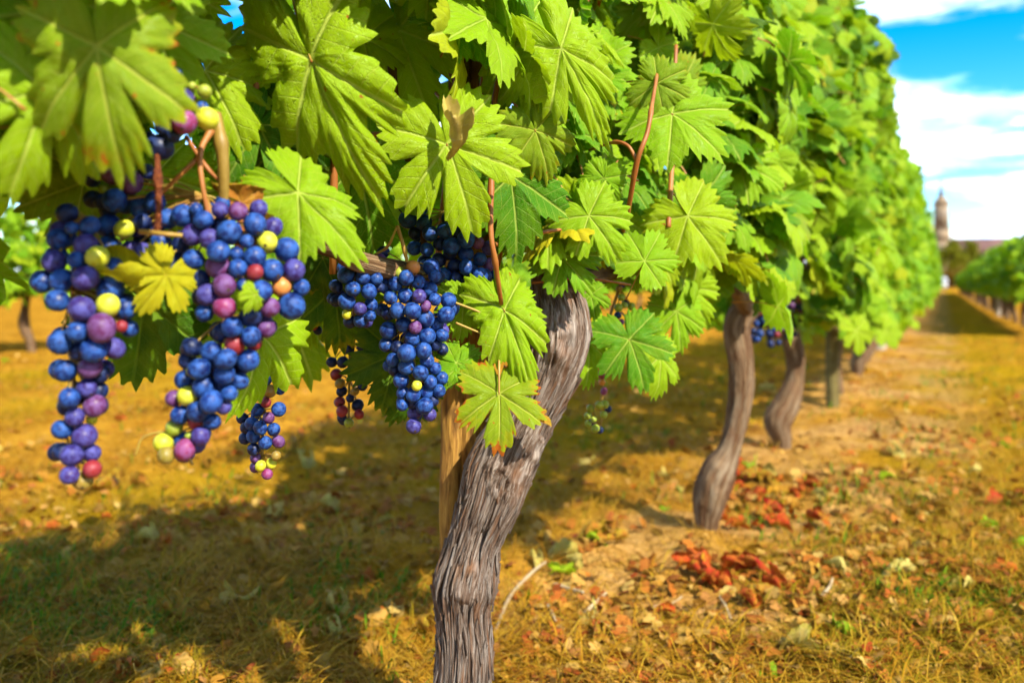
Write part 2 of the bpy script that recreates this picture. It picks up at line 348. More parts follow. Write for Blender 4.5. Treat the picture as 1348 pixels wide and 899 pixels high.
# ------------------------------------------------------------------ leaves
LOBES = np.radians([0, 56, -56, 117, -117])
def leaf_arrays(seed, nA, nR, petiole=True, deep=0.5, teeth=0.10, flat=1.0, curl=0.0):
    g = np.random.default_rng(seed); j = lambda s: 1 + g.uniform(-s, s)
    half = []
    for _ in range(2):
        s1 = 0.76 - 0.34 * deep * j(0.5); s2 = 0.74 - 0.26 * deep * j(0.6)
        c1, c2 = 30 + g.uniform(-3, 3), 86 + g.uniform(-4, 4); w1, w2 = 6.5 * j(0.3), 7.5 * j(0.3)
        half.append(([0, 6, 13, c1 - w1, c1 - w1 * 0.45, c1, c1 + w1 * 0.6, c1 + w1, 47, 58 + g.uniform(-4, 4), 68, c2 - w2, c2, c2 + w2, 103, 118, 134, 150, 163, 172, 180],
                     [1.0, 0.95, 0.90 * j(0.03), 0.82 * j(0.04), s1 + 0.12, s1, s1 + 0.10, 0.77 * j(0.04), 0.87 * j(0.04), 0.93 * j(0.06), 0.88 * j(0.03), 0.76, s2, 0.74 * j(0.04), 0.80 * j(0.05), 0.82 * j(0.06), 0.78 * j(0.05), 0.70 * j(0.07), 0.60, 0.40, 0.05]))
    th = np.linspace(-math.pi, math.pi, nA + 1)[:-1] + math.pi / nA; dg = np.degrees(th)
    R = np.where(dg >= 0, np.interp(np.abs(dg), *half[0]), np.interp(np.abs(dg), *half[1]))
    if nA >= 48:
        n_t = 38; ph = (th / (2 * math.pi) * n_t + 0.18 * np.sin(3 * th + seed)) % 1.0
        tri = np.where(ph < 0.5, ph * 2, 2 - 2 * ph); amp = teeth * (0.55 + 0.9 * np.random.default_rng(seed + 5).random(n_t + 2)[(np.floor(th / (2 * math.pi) * n_t) + n_t // 2).astype(int) % n_t])
        R = R * (1 + amp * (tri - 0.5) * 1.7)
    rho = (np.arange(1, nR + 1) / nR) ** 0.85
    X = (rho[:, None] * (R * np.sin(th))[None]); Y = (rho[:, None] * (R * np.cos(th))[None])
    V = np.vstack([[0, 0, 0], np.stack([X, Y, np.zeros_like(X)], -1).reshape(-1, 3)])
    rr = np.concatenate([[0], np.repeat(rho, nA)]); TH = np.concatenate([[0], np.tile(th, nR)])
    # vein coordinates
    def ts(lobe, V): a = LOBES[lobe]; return V[:, 0] * math.sin(a) + V[:, 1] * math.cos(a), np.abs(V[:, 0] * math.cos(a) - V[:, 1] * math.sin(a))
    S = np.min(np.stack([np.where(ts(l, V)[0] > 0, ts(l, V)[1], np.hypot(V[:, 0], V[:, 1])) for l in range(5)]), 0)
    x, y = V[:, 0], V[:, 1]; r2 = x * x + y * y; p = g.uniform(0, 6.28, 6); a = g.uniform(0.5, 1.0, 6)
    z = 0.055 * (1 - np.exp(-S / 0.06)) - (0.06 + 0.16 * a[0]) * r2 + 0.55 * (a[1] - 0.68) * np.sqrt(x * x + 0.01)
    z += (0.09 * a[2] * np.sin(2 * TH + p[0]) + 0.05 * a[3] * np.sin(5 * TH + p[1]) + 0.012 * np.sin(11 * TH + p[2])) * rr ** 2 - 0.16 * (a[5] - 0.5) * rr ** 5
    z -= 0.22 * a[4] * np.maximum(0, y - 0.35) ** 2
    z += 0.05 * (vn(np.column_stack([x * 5 + seed, y * 5, 0 * x])) - 0.5) + 0.028 * (vn(np.column_stack([x * 13 + seed, y * 13, 0 * x])) - 0.5)
    V[:, 2] = z * flat
    if curl:
        b = curl * (x + 0.25 * y); V[:, 0] = np.sin(b) / curl - 0.25 * y * 0; V[:, 2] += (1 - np.cos(b)) / abs(curl) * (1 + 0.5 * np.sin(3 * y + p[3]))
        V[:, 2] += 0.12 * np.sin(5 * y + p[4]) * rr
    T, lob = [], []
    def lobe_of(t): return int(np.argmin(np.abs(((LOBES - t + math.pi) % (2 * math.pi)) - math.pi)))
    for jx in range(nA):
        k2 = (jx + 1) % nA; tm = th[jx] + math.pi / nA; L = lobe_of(tm)
        if jx == nA - 1: continue                         # the open sinus at the stalk
        T.append((0, 1 + k2, 1 + jx)); lob.append(L)
        for q in range(nR - 1):
            a0, b0 = 1 + q * nA + jx, 1 + q * nA + k2; T += [(a0, b0, b0 + nA), (a0, b0 + nA, a0 + nA)]; lob += [L, L]
    T = np.array(T); lob = np.array(lob)
    uv1 = np.zeros((len(T), 3, 2)); V0 = np.column_stack([x, y, 0 * x])
    for l in range(5):
        t, s = ts(l, V0); mk = lob == l; uv1[mk] = np.stack([t, s], -1)[T[mk]]
    uv2 = np.stack([rr, 0 * rr], -1)[T]
    mi = np.zeros(len(T), int)
    if petiole:
        ln = g.uniform(0.75, 1.05); sx = g.uniform(-0.3, 0.3); nl, ns = (9, 6) if nA > 60 else (4, 4)
        PV, PQ = tube([(0, 0.02, -0.012), (sx * 0.3, -0.28 * ln, -0.10), (sx * 0.8, -0.6 * ln, -0.30), (sx, -0.85 * ln, -0.62)], [0.012, 0.014, 0.017, 0.024], nl, ns, True)
        PT = quads_to_tris(PQ); o = len(V); V = np.vstack([V, PV]); T = np.vstack([T, PT + o])
        uv1 = np.vstack([uv1, np.full((len(PT), 3, 2), 0.5)]); uv2 = np.vstack([uv2, np.zeros((len(PT), 3, 2))]); mi = np.concatenate([mi, np.ones(len(PT), int)])
    return V, T, uv1, uv2, mi
def leaf_mesh(arr, mat): return fast_mesh('leaf', arr[0], arr[1], [mat, PETIOLE], {'vein': arr[2], 'edge': arr[3]}, arr[4])
HI = [leaf_arrays(100 + i, 170, 10, True, (0.55, 0.95, 0.7, 0.35, 0.9, 0.45, 0.8, 1.05, 0.6, 0.3)[i]) for i in range(10)]
MID = [leaf_arrays(200 + i, 84, 5, True, (0.5, 0.95, 0.3, 0.8, 0.6, 0.35, 1.05, 0.7)[i]) for i in range(8)]
LOW = [leaf_arrays(300 + i, 30, 2, False, 0.45) for i in range(6)]
TINY = [leaf_arrays(400 + i, 18, 1, False, 0.4) for i in range(4)]
CRISP = [leaf_arrays(500 + i, 84, 4, i % 2 == 0, 0.5, 0.07, 1.6, 2.4 + 0.6 * (i % 3)) for i in range(6)]
CACHE = {}
def leafmesh(kind, i, m):
    key = (kind, i, m)
    if key not in CACHE: CACHE[key] = leaf_mesh({'h': HI, 'm': MID, 'c': CRISP}[kind][i], LEAFMATS[m])
    return CACHE[key]
def frame(n, t):
    n = norm(np.asarray(n, float)); t = np.asarray(t, float); t = norm(t - n * (t @ n)); return np.cross(t, n), t, n
def joined_leaves(name, frames, kinds, mat, mats=None):
    """frames: list of (loc, n, tip, scale); one mesh"""
    Vs, Ts, U1, U2, o = [], [], [], [], 0
    for (loc, n, t, s) in frames:
        V, T, u1, u2, mi = kinds[random.randrange(len(kinds))]; X, Y, Z = frame(n, t)
        Vs.append(V @ (np.stack([X, Y, Z]) * s) + np.asarray(loc)); Ts.append(T + o); U1.append(u1); U2.append(u2); o += len(V)
    return fast_mesh(name, np.concatenate(Vs), np.concatenate(Ts), [mat], {'vein': np.concatenate(U1), 'edge': np.concatenate(U2)})
def leaf_pose(side, wild=0.55):
    n = np.array([0.72 * side, -0.22, 0.58]) + RNG.normal(0, wild, 3)
    t = np.array([0.25 * side, 0, -1.0]) + RNG.normal(0, 0.45, 3)
    return n, t

# ------------------------------------------------------------------ ground
xs = np.unique(np.concatenate([-np.geomspace(6.5, 1500, 26), np.arange(-6.5, 3.2, 0.045), np.geomspace(3.2, 1500, 30)]))
ys = np.unique(np.concatenate([-np.geomspace(1.2, 1500, 22), np.arange(-1.2, 9, 0.045), np.geomspace(9, 3000, 60)]))
def relief(x, y):
    x = np.asarray(x, float); y = np.asarray(y, float); z0 = np.zeros_like(x); fade = np.clip(1 - (np.hypot(x, y) - 6) / 12, 0, 1)
    z = 0.055 * (fbm(np.stack([x * 1.6, y * 1.1, z0], -1), 2) - 0.5) + 0.05 * (fbm(np.stack([x * 11 + 5, y * 11, z0], -1), 3) - 0.5)
    return z * fade
XX, YY = np.meshgrid(xs, ys); ZZ = relief(XX.ravel(), YY.ravel())
nx = len(xs); i = np.arange(len(ys) - 1)[:, None] * nx; j = np.arange(nx - 1)[None]
GQ = np.stack([i + j, i + j + 1, i + j + 1 + nx, i + j + nx], -1).reshape(-1, 4)
def ground_material():
    m, k, out = new_mat('dry_vineyard_soil'); g = k.node('ShaderNodeNewGeometry'); v = g.outputs['Position']
    s = k.node('ShaderNodeSeparateXYZ'); k.l.new(v, s.inputs[0])
    n = k.noise(v, 2.2, 6, 0.62); f = k.noise(v, 38, 5, 0.65)
    c = k.ramp(n, als([(0.28, (0.15, 0.045, 0.004)), (0.46, (0.32, 0.135, 0.008)), (0.60, (0.46, 0.22, 0.018)), (0.76, (0.30, 0.15, 0.008))]))
    c = k.mix(k.math('MULTIPLY', k.mapr(f, 0.42, 0.66), 0.6), c, al((0.56, 0.29, 0.03)))
    c = k.mix(k.math('MULTIPLY', k.mapr(f, 0.46, 0.30), 0.6), c, al((0.13, 0.045, 0.006)))
    # the grassed middle of each alley: x about 0.25 on this side of the near row, and the wide strip behind it
    def band(x0, wd): return k.math('SUBTRACT', 1.0, k.mapr(k.math('ABSOLUTE', k.math('SUBTRACT', s.outputs[0], x0)), wd * 0.55, wd))
    gr = k.math('MAXIMUM', band(0.22, 0.52), k.math('MAXIMUM', band(-1.5, 0.7), band(-4.4, 1.2)))
    gm = k.math('MULTIPLY', gr, k.mapr(k.noise(v, 1.3, 4, 0.6), 0.34, 0.62))
    gc = k.mix(k.noise(v, 5, 4), al((0.24, 0.18, 0.004)), al((0.42, 0.22, 0.006)))
    c = k.mix(k.math('MULTIPLY', gm, 0.85), c, gc)
    bare = k.math('MULTIPLY', band(-0.30, 0.50), k.mapr(k.noise(v, 2.0, 4, 0.6), 0.36, 0.58))
    c = k.mix(k.math('MULTIPLY', bare, 0.62), c, k.mix(k.mapr(f, 0.36, 0.64), al((0.34, 0.18, 0.06)), al((0.62, 0.37, 0.14))))
    nb = k.bump(k.math('ADD', f, k.noise(v, 120, 3)), 0.8, 0.012)
    k.l.new(principled(k, c, 0.95, 0.0, nb).outputs[0], out.inputs[0]); return m
gnd = obj('ground', fast_mesh('ground', np.stack([XX.ravel(), YY.ravel(), ZZ], -1), GQ, [ground_material()])); gnd['kind'] = 'structure'
def gz(x, y): return float(relief(np.array([x]), np.array([y]))[0])

# ------------------------------------------------------------------ church, trees and van at the end of the alley
STONE = plain('pale_limestone', (0.32, 0.225, 0.13), (0.42, 0.31, 0.19), 0.6, 0.85, 0.1, 0.3, c3=(0.26, 0.19, 0.13))
SLATE = plain('roof_tiles', (0.20, 0.10, 0.085), (0.30, 0.16, 0.12), 0.8, 0.8, 0.15, 0.3)
LEAD = plain('spire_slate', (0.16, 0.18, 0.24), (0.22, 0.24, 0.31), 1.2, 0.6, 0.3)
GLASSD = plain('dark_window_glass', (0.03, 0.035, 0.045), (0.05, 0.06, 0.07), 0.7, 0.15, 0.5)
def prism_arrays(n, r0, r1, z0, z1, rot=0.0, cx=0, cy=0):
    a = np.arange(n) * 2 * math.pi / n + rot
    V = np.vstack([np.stack([cx + r0 * np.cos(a), cy + r0 * np.sin(a), np.full(n, z0)], -1), np.stack([cx + r1 * np.cos(a), cy + r1 * np.sin(a), np.full(n, z1)], -1), [[cx, cy, z0], [cx, cy, z1]]])
    T = []
    for q in range(n): e = (q + 1) % n; T += [(q, e, n + e), (q, n + e, n + q), (e, q, 2 * n), (n + q, n + e, 2 * n + 1)]
    return V, np.array(T)
def box_arrays(x0, x1, y0, y1, z0, z1):
    V = np.array([(x, y, z) for z in (z0, z1) for y in (y0, y1) for x in (x0, x1)], float)
    Q = np.array([(0, 2, 3, 1), (4, 5, 7, 6), (0, 1, 5, 4), (2, 6, 7, 3), (0, 4, 6, 2), (1, 3, 7, 5)])
    return V, quads_to_tris(Q)
def part(name, parent, mat, arrs, M):
    V, T = merge(arrs); return obj(name, fast_mesh(name, V, T, [mat], smooth=False), parent, M)
def church():
    D = 260.0; mpp = D / F; b = P(1239, 375, D); b[2] = 0
    root = thing('church', b, 'pale stone church with tall slender tower, spire and long brown tiled nave roof', 'church')
    M = Matrix.Translation(Vector(b)) @ Matrix.Rotation(YAW - 0.18, 4, 'Z')
    z = lambda py: H + (375 - py) * mpp
    part('tower', root, STONE, [box_arrays(-2.5, 2.5, -2.5, 2.5, 0, z(318)), box_arrays(-2.75, 2.75, -2.75, 2.75, z(318), z(316)),
                                prism_arrays(8, 2.55, 2.35, z(316), z(302), 0.3927), prism_arrays(8, 2.7, 2.7, z(302), z(300.5), 0.3927)], M)
    part('belfry', root, STONE, [prism_arrays(8, 2.15, 2.05, z(300.5), z(270), 0.3927), prism_arrays(8, 2.4, 2.4, z(270), z(268), 0.3927)], M)
    part('belfry_cap', root, STONE, [prism_arrays(8, 2.2, 1.9, z(268), z(265), 0.3927), prism_arrays(8, 1.9, 1.1, z(265), z(260), 0.3927), prism_arrays(8, 1.1, 0.45, z(260), z(257), 0.3927)], M)
    sp = part('spire', root, LEAD, [prism_arrays(8, 0.95, 0.8, z(258), z(255)), prism_arrays(8, 0.75, 0.28, z(255), z(243)), prism_arrays(6, 0.28, 0.16, z(243), z(233))], M)
    for q in range(8):
        a = q * math.pi / 4; R = Matrix.Rotation(a, 4, 'Z')
        part('louvred_opening', root, GLASSD, [box_arrays(1.86, 1.99, -0.22, 0.22, z(296), z(276)), prism_arrays(8, 0.36, 0.36, 0, 0.01)][:1], M @ R)
    for sx in (-0.9, 0.9): part('louvred_opening', root, GLASSD, [box_arrays(sx - 0.4, sx + 0.4, -2.52, -2.4, z(334), z(324))], M)
    x0, x1, yr, w2, ze, zr = 2.5, 42, 2.0, 6.0, z(333), z(314)
    part('nave', root, STONE, [box_arrays(x0, x1, yr - w2 + 0.3, yr + w2 - 0.3, 0, ze)], M)
    V = np.array([(x, y, zz) for x in (x0 - 0.2, x1 + 0.5) for (y, zz) in ((yr - w2 - 0.2, ze - 0.1), (yr - w2 - 0.2, ze + 0.15), (yr, zr), (yr + w2 + 0.2, ze + 0.15), (yr + w2 + 0.2, ze - 0.1))])
    Q = [(0, 1, 6, 5), (1, 2, 7, 6), (2, 3, 8, 7), (3, 4, 9, 8), (4, 0, 5, 9), (0, 4, 3, 1), (1, 3, 2, 2), (5, 6, 8, 9), (6, 7, 8, 8)]
    part('nave_roof', root, SLATE, [(V, quads_to_tris(np.array(Q)))], M)
    for q in range(6):
        xx = 6 + q * 6.2; part('buttress', root, STONE, [box_arrays(xx - 0.5, xx + 0.5, yr - w2 - 0.6, yr - w2 + 0.4, 0, ze - 1.2)], M)
        part('nave_window', root, GLASSD, [box_arrays(xx + 2.4, xx + 3.6, yr - w2 + 0.2, yr - w2 + 0.42, ze - 6, ze - 2)], M)
church()
TREEL = island_mat('tree_foliage', [(0, (0.16, 0.20, 0.010)), (0.5, (0.25, 0.26, 0.012)), (1, (0.33, 0.30, 0.014))], 0.7, 0.2)
TREEL2 = island_mat('dark_tree_foliage', [(0, (0.04, 0.075, 0.012)), (1, (0.08, 0.12, 0.015))], 0.7, 0.2)
SHRUBL = island_mat('rusty_shrub_foliage', [(0, (0.20, 0.14, 0.012)), (0.6, (0.28, 0.15, 0.015)), (1, (0.16, 0.14, 0.012))], 0.7, 0.2)
def tree(px, base_z, d, top_py, wpx, label, mat, low=0.12, n=2600, name='tree', cat='tree'):
    mpp = d / F; b = P(px, 375, d); b[2] = base_z; Ht = H + (375 - top_py) * mpp; Wd = wpx * mpp / 2
    root = thing(name, b, label, cat); g = np.random.default_rng(int(px * 7 + d))
    V, Q = tube([b + [0, 0, -0.3], b + [0.1, 0, Ht * 0.25], b + [0, 0.1, Ht * 0.55], b + [0.1, 0, Ht * 0.85]], [Ht * 0.035, Ht * 0.028, Ht * 0.018, Ht * 0.006], 12, 8)
    limbs = [(V, Q)]
    clumps = []
    for q in range(9):
        a = g.uniform(0, 6.28); zz = g.uniform(low + 0.1, 0.8); rr = Wd * g.uniform(0.35, 0.75) * math.sin(math.pi * min(1, 0.2 + zz))
        e = b + np.array([rr * math.cos(a), rr * math.sin(a), Ht * min(0.95, zz + 0.08)]); s = b + np.array([0, 0, Ht * max(0.15, zz - 0.18)])
        limbs.append(tube([s, (s + e) / 2 + [0, 0, -0.02 * Ht], e], [Ht * 0.014, Ht * 0.009, Ht * 0.003], 8, 6)); clumps.append(e)
    Vt, Qt = merge(limbs); obj('trunk', fast_mesh('trunk', Vt - b, quads_to_tris(Qt), [BARK2]), root, Matrix.Translation(Vector(b)))
    for q in range(16):
        u = g.normal(0, 1, 3); u /= np.linalg.norm(u); f = g.uniform(0.5, 0.95)
        clumps.append(b + np.array([u[0] * Wd * f, u[1] * Wd * f, Ht * (0.5 + low / 2) + u[2] * Ht * (0.48 - low / 2) * f]))
    fr = []
    for q in range(n):
        c = clumps[g.integers(len(clumps))]; p = c + g.normal(0, 1, 3) * Wd * 0.17
        p[2] = min(max(p[2], Ht * low * g.uniform(0.6, 1.3)), Ht * g.uniform(0.96, 1.0)); fr.append((p - b, g.normal(0, 1, 3) + [0, 0, 0.6], g.normal(0, 1, 3), Wd * g.uniform(0.05, 0.1)))
    c = obj('crown', joined_leaves('crown', fr, TINY, mat), root, Matrix.Translation(Vector(b)))
    return root
tree(1253, 0, 175, 311, 40, 'broad olive green tree in front of the church tower', TREEL)
tree(1279, 0, 182, 316, 34, 'rounder olive green tree in front of the church nave', TREEL)
tree(1225, 0, 215, 308, 26, 'dark green tree beside the church tower, half hidden by vines', TREEL2)
tree(1300, 0, 150, 332, 30, 'low dark green tree before the nave wall', TREEL2, 0.05)
tree(1252, 0, 118, 352, 34, 'low rusty brown shrub at the end of the grassy alley', SHRUBL, 0.02, 1500, 'shrub', 'shrub')
tree(1273, 0, 125, 350, 28, 'small rusty green shrub below the round olive tree', SHRUBL, 0.02, 1200, 'shrub', 'shrub')
tree(1320, 0, 140, 340, 60, 'wide dark green shrub behind the far row of vines', TREEL2, 0.02, 1800, 'shrub', 'shrub')
def van():
    d = 100.0; b = P(1241.5, 375, d); b[2] = 0
    WHITE = plain('white_car_paint', (0.74, 0.78, 0.82), (0.8, 0.83, 0.86), 0.5, 0.35, 0.5); TYRE = plain('tyre_rubber', (0.02, 0.02, 0.02), (0.035, 0.035, 0.035), 8, 0.8)
    LAMP = plain('red_lamp_glass', (0.3, 0.01, 0.01), (0.4, 0.02, 0.02), 3, 0.3)
    root = thing('parked_van', b, 'tiny white van parked where the grassy alley ends', 'van'); M = Matrix.Translation(Vector(b)) @ Matrix.Rotation(0.12, 4, 'Z')
    prof = [(0, 0.22), (0, 0.75), (0.06, 1.32), (0.2, 1.42), (1.7, 1.42), (2.25, 0.92), (3.0, 0.78), (3.15, 0.22)]; n = len(prof)
    V = np.array([(sx * (0.42 if zz > 1.2 else 0.5), yy, zz) for sx in (-1, 1) for yy, zz in prof])
    T = [(q, (q + 1) % n, n + (q + 1) % n) for q in range(n)] + [(q, n + (q + 1) % n, n + q) for q in range(n)]
    T += [(0, q + 1, q) for q in range(1, n - 1)] + [(n, n + q, n + q + 1) for q in range(1, n - 1)]
    me = fast_mesh('body', V, np.array(T), [WHITE], smooth=False); obj('body', me, root, M)
    part('rear_window', root, GLASSD, [box_arrays(-0.36, 0.36, -0.01, 0.05, 0.86, 1.24)], M)
    for sx in (-1, 1):
        part('tail_lamp', root, LAMP, [box_arrays(sx * 0.44 - 0.04, sx * 0.44 + 0.04, -0.02, 0.05, 0.55, 0.78)], M)
        part('side_window', root, GLASSD, [box_arrays(sx * 0.475 - 0.02, sx * 0.475 + 0.02, 0.4, 1.7, 0.9, 1.25)], M)
        for yy in (0.6, 2.5):
            V, T = prism_arrays(18, 0.3, 0.3, -0.09, 0.09); R = Matrix.Translation((sx * 0.43, yy, 0.3)) @ Matrix.Rotation(math.pi / 2, 4, 'Y')
            obj('wheel', fast_mesh('wheel', V, T, [TYRE], smooth=False), root, M @ R)
van()

# ------------------------------------------------------------------ the vines
ROWX = -0.48
def bark_disp(amp, k, seed, knots=()):
    def f(th, L, Pt):
        wv = fbm(np.stack([np.cos(th) * 1.2, np.sin(th) * 1.2 + seed, L * 9], -1), 2); ts = th + 0.7 * (wv - 0.5) + 1.2 * L
        c = np.stack([np.cos(ts) * k + seed, np.sin(ts) * k, L * 7], -1); c2 = np.stack([np.cos(ts) * k * 2.6 + seed, np.sin(ts) * k * 2.6, L * 16], -1)
        ridge = 1 - np.abs(2 * vn(c) - 1); fine = np.abs(2 * vn(c2 + 9) - 1); flake = np.floor(vn(c * [1.3, 1.3, 2.2] + 31) * 4) / 4
        r = amp * (1.2 * (ridge - 0.6) + 0.8 * (fine - 0.5) + 1.0 * (flake - 0.4)) + amp * 3.2 * (wv - 0.5)
        for (kp, w0, h0) in knots:
            q = np.linalg.norm((Pt - kp) * [1, 1, 0.7], axis=1) / w0 * (0.8 + 0.5 * vn(Pt * 70))
            r = r + h0 * np.exp(-q * q) + amp * 0.35 * np.sin(q * 8.0 + 4 * wv) * np.exp(-q * q * 0.8) - h0 * 0.8 * np.exp(-(q * 2.6) ** 2)
        return r
    return f
def leaf_part(root, p, n, t, s, kind, m, i=None, wx=1.0):
    pool = {'h': 10, 'm': 8, 'c': 6}[kind]; i = random.randrange(pool) if i is None else i
    X, Y, Z = frame(n, t); return obj('leaf', leafmesh(kind, i, m), root, mat_from(X * wx, Y, Z, p, s))
def toward(p): return norm(np.array([0, 0, H]) - p)
def hero(root, j, tip, dj, dt, m, right=0.0, up=0.25, i=0, kind='h', sc=1.0, wx=0.9):
    a, b = P(j[0], j[1], dj), P(tip[0], tip[1], dt); v = b - a; n = toward(a) + CX * right + CU * up
    return leaf_part(root, a, n, v, np.linalg.norm(v) * sc, kind, m, i, wx)
def bunch(root, berries, scale, org, d0, axis, lod=0, back=0.6, flat=0.75):
    """berries: (x, y, r, colour) as measured in a blow-up; axis: photo px polyline of the rachis; depth from a round bunch"""
    ax = np.array(axis, float); bl = [(org[0] + x / scale, org[1] + y / scale, r / scale, c) for x, y, r, c in berries]
    hw = {}
    for x, y, r, c in bl: q = int(y // 30); hw[q] = max(hw.get(q, r), abs(x - np.interp(y, ax[:, 1], ax[:, 0])) + r * 0.5)
    top = P(ax[0, 0], ax[0, 1], d0); e = empty('grape_bunch', top, root); pts = []
    for x, y, r, c in bl:
        off = x - np.interp(y, ax[:, 1], ax[:, 0]); R = min(hw[int(y // 30)], 70) * flat
        dep = math.sqrt(max(0, R * R - (off * flat) ** 2)); d = d0 - dep / F * d0 + (0.7 * r / F * d0 if c == 'k' else 0)
        pts.append([P(x, y, d), r * d / F, c])
    nb = int(len(pts) * back)
    for q in range(nb):                                       # the far side of the bunch
        x, y, r, c = bl[random.randrange(len(bl))]; off = x - np.interp(y, ax[:, 1], ax[:, 0]); R = min(hw[int(y // 30)], 70) * flat
        d = d0 + (math.sqrt(max(0, R * R - (off * flat) ** 2)) * random.uniform(0.2, 0.9) + r * 0.6) / F * d0
        pts.append([P(x + random.uniform(-8, 8), y + random.uniform(-10, 2), d), r * d0 / F * 0.97, random.choice('bbkkv')])
    Cn = np.array([p[0] for p in pts]); Rr = np.array([p[1] for p in pts]); front = len(bl)
    for it in range(40):                                       # push overlapping berries apart, mostly in depth
        D = Cn[:, None] - Cn[None]; dist = np.linalg.norm(D, axis=-1) + np.eye(len(Cn)); ov = np.maximum(0, 0.97 * (Rr[:, None] + Rr[None]) - dist); np.fill_diagonal(ov, 0)
        push = (D / dist[..., None]) * ov[..., None] * 0.25; dp = push @ CD; sg = np.sign(D @ CD) * ov * 0.22
        Cn = Cn + 0.35 * (push.sum(1) - dp.sum(1)[:, None] * CD) + CD * (dp.sum(1) + sg.sum(1))[:, None]
    axw = np.array([P(x, y, d0) for x, y in ax]); tubes = [tube(axw, np.linspace(0.0024, 0.0012, len(axw)), 24, 6)]
    for q, (c, r, col) in enumerate(zip(Cn, Rr, [p[2] for p in pts])):
        o = obj('berry', BERRYMESH[col, lod], e, Matrix.Translation(Vector(c)) @ Quaternion((random.uniform(0.7, 1), random.uniform(-.6, .6), random.uniform(-.6, .6), random.uniform(-1, 1))).normalized().to_matrix().to_4x4() @ Matrix.Diagonal((r * random.uniform(0.94, 1.03), r * random.uniform(0.94, 1.03), r * random.uniform(0.98, 1.10), 1)))
        zi = np.argmin(np.linalg.norm(axw - (c + [0, 0, r * 1.3]), axis=1)); s = axw[zi]
        tubes.append(tube([s, (s + c) / 2 + [0, 0, 0.002], c], [0.0009, 0.0007, 0.0009], 4, 4, False))
    V, Q = merge(tubes); obj('stem', fast_mesh('stem', V - top, quads_to_tris(Q), [STEM]), e, Matrix.Translation(Vector(top)))
    return e
def wild_bunch(root, top, length, width, n, rb, cols, lod=1):
    top = np.asarray(top, float); e = empty('grape_bunch', top, root); pts = []; tries = 0
    while len(pts) < n and tries < 4000:
        tries += 1; u = random.random(); wd = width * (1 - 0.75 * u) * (0.6 + 0.4 * min(1, u * 6)); a = random.uniform(0, 6.28); rr = wd * math.sqrt(random.random())
        c = top + np.array([rr * math.cos(a), rr * math.sin(a), -length * u - rb])
        if all(np.linalg.norm(c - p) > rb * 1.6 for p in pts): pts.append(c)
    tubes = [tube([top + [0, 0, 0.03], top, top - [0, 0, length * 0.9]], [0.0025, 0.002, 0.001], 8, 5)]
    for c in pts:
        r = rb * random.uniform(0.85, 1.1); obj('berry', BERRYMESH[random.choice(cols), lod], e, Matrix.Translation(Vector(c)) @ Matrix.Scale(r, 4))
        s = np.array([top[0], top[1], min(top[2], c[2] + rb * 2)]); tubes.append(tube([s, (s + c) / 2 + [0, 0, 0.002], c], [0.001, 0.0008, 0.001], 3, 4, False))
    V, Q = merge(tubes); obj('stem', fast_mesh('stem', V - top, quads_to_tris(Q), [STEM]), e, Matrix.Translation(Vector(top)))
def cane(root, pts, rad, mat=CANE, nl=26, ns=8, name='cane'):
    pts = np.asarray(pts, float); r = np.linspace(rad, rad * 0.7, len(pts)) if np.isscalar(rad) else np.asarray(rad)
    b = pts[0]; kn = RNG.uniform(0, 6)
    f = lambda th, L, Pt: 0.35 * rad_of * np.exp(-(((L + kn * 0.01) % 0.065 - 0.03) / 0.006) ** 2)
    rad_of = float(np.mean(r))
    V, Q = tube(pts - b, r, nl, ns, True, f); return obj(name, fast_mesh(name, V, quads_to_tris(Q), [mat]), root, Matrix.Translation(Vector(b)))
def trunk(root, base, pts, rad, mat, nl, ns, amp, kf, seed, knots=(), name='trunk'):
    pts = np.asarray(pts, float); V, Q = tube(pts - base, rad, nl, ns, True, bark_disp(amp, kf, seed, [(np.asarray(kp) - base, w_, h_) for kp, w_, h_ in knots]))
    return obj(name, bark_mesh(name, V, Q, [mat]), root, Matrix.Translation(Vector(base)))

# clear spaces (photo px box, depth): bunches and trunk hang in front of the loose foliage there
CLEAR = [(70, 215, 190, 660, .6), (170, 225, 410, 620, .62), (195, 90, 290, 200, .52), (320, 440, 380, 640, .9), (430, 335, 505, 435, .85), (490, 320, 612, 580, .85), (525, 235, 660, 435, .9),
         (430, 420, 490, 570, 1.0), (765, 395, 830, 575, 1.2), (690, 385, 770, 600, 1.05), (575, 430, 700, 850, 1.1), (560, 160, 640, 300, .70), (190, 160, 345, 290, .6), (835, 160, 860, 300, 0.8)]
BOTX = [0, 93, 150, 420, 500, 600, 680, 780, 900, 960, 1348]; BOTY = [430, 420, 330, 330, 330, 345, 385, 385, 420, 400, 400]
LIT = None
def sun_path(p, s):                            # fruit and trunk in the open: no loose leaf between them and the sun
    global LIT
    if LIT is None: LIT = np.array([P(*q) for q in ((120, 330, .54), (110, 430, .54), (105, 540, .54), (250, 300, .56), (330, 310, .55), (360, 370, .55), (280, 440, .56), (265, 540, .56), (245, 150, .55), (470, 370, .77), (545, 370, .78), (540, 440, .78), (545, 520, .79),
                                                   (345, 540, .84), (590, 220, .71), (660, 250, .77), (690, 440, .78), (655, 545, .77), (735, 450, .9), (715, 510, .9), (650, 640, .9), (620, 740, .9), (430, 170, .61), (430, 275, .58), (130, 140, .44), (385, 130, .63), (400, 205, .60), (355, 120, .66), (480, 150, .75), (545, 190, .72), (560, 255, .71), (620, 150, .72), (300, 120, .66), (180, 150, .46), (100, 120, .46), (110, 185, .44), (150, 90, .46), (450, 110, .63), (40, 190, .46))])
    v = p - LIT; t = v @ SUNV; r = np.linalg.norm(v - t[:, None] * SUNV, axis=1)
    return not np.any((t > 0.015) & (t < 0.9) & (r < s * 0.62 + 0.012))
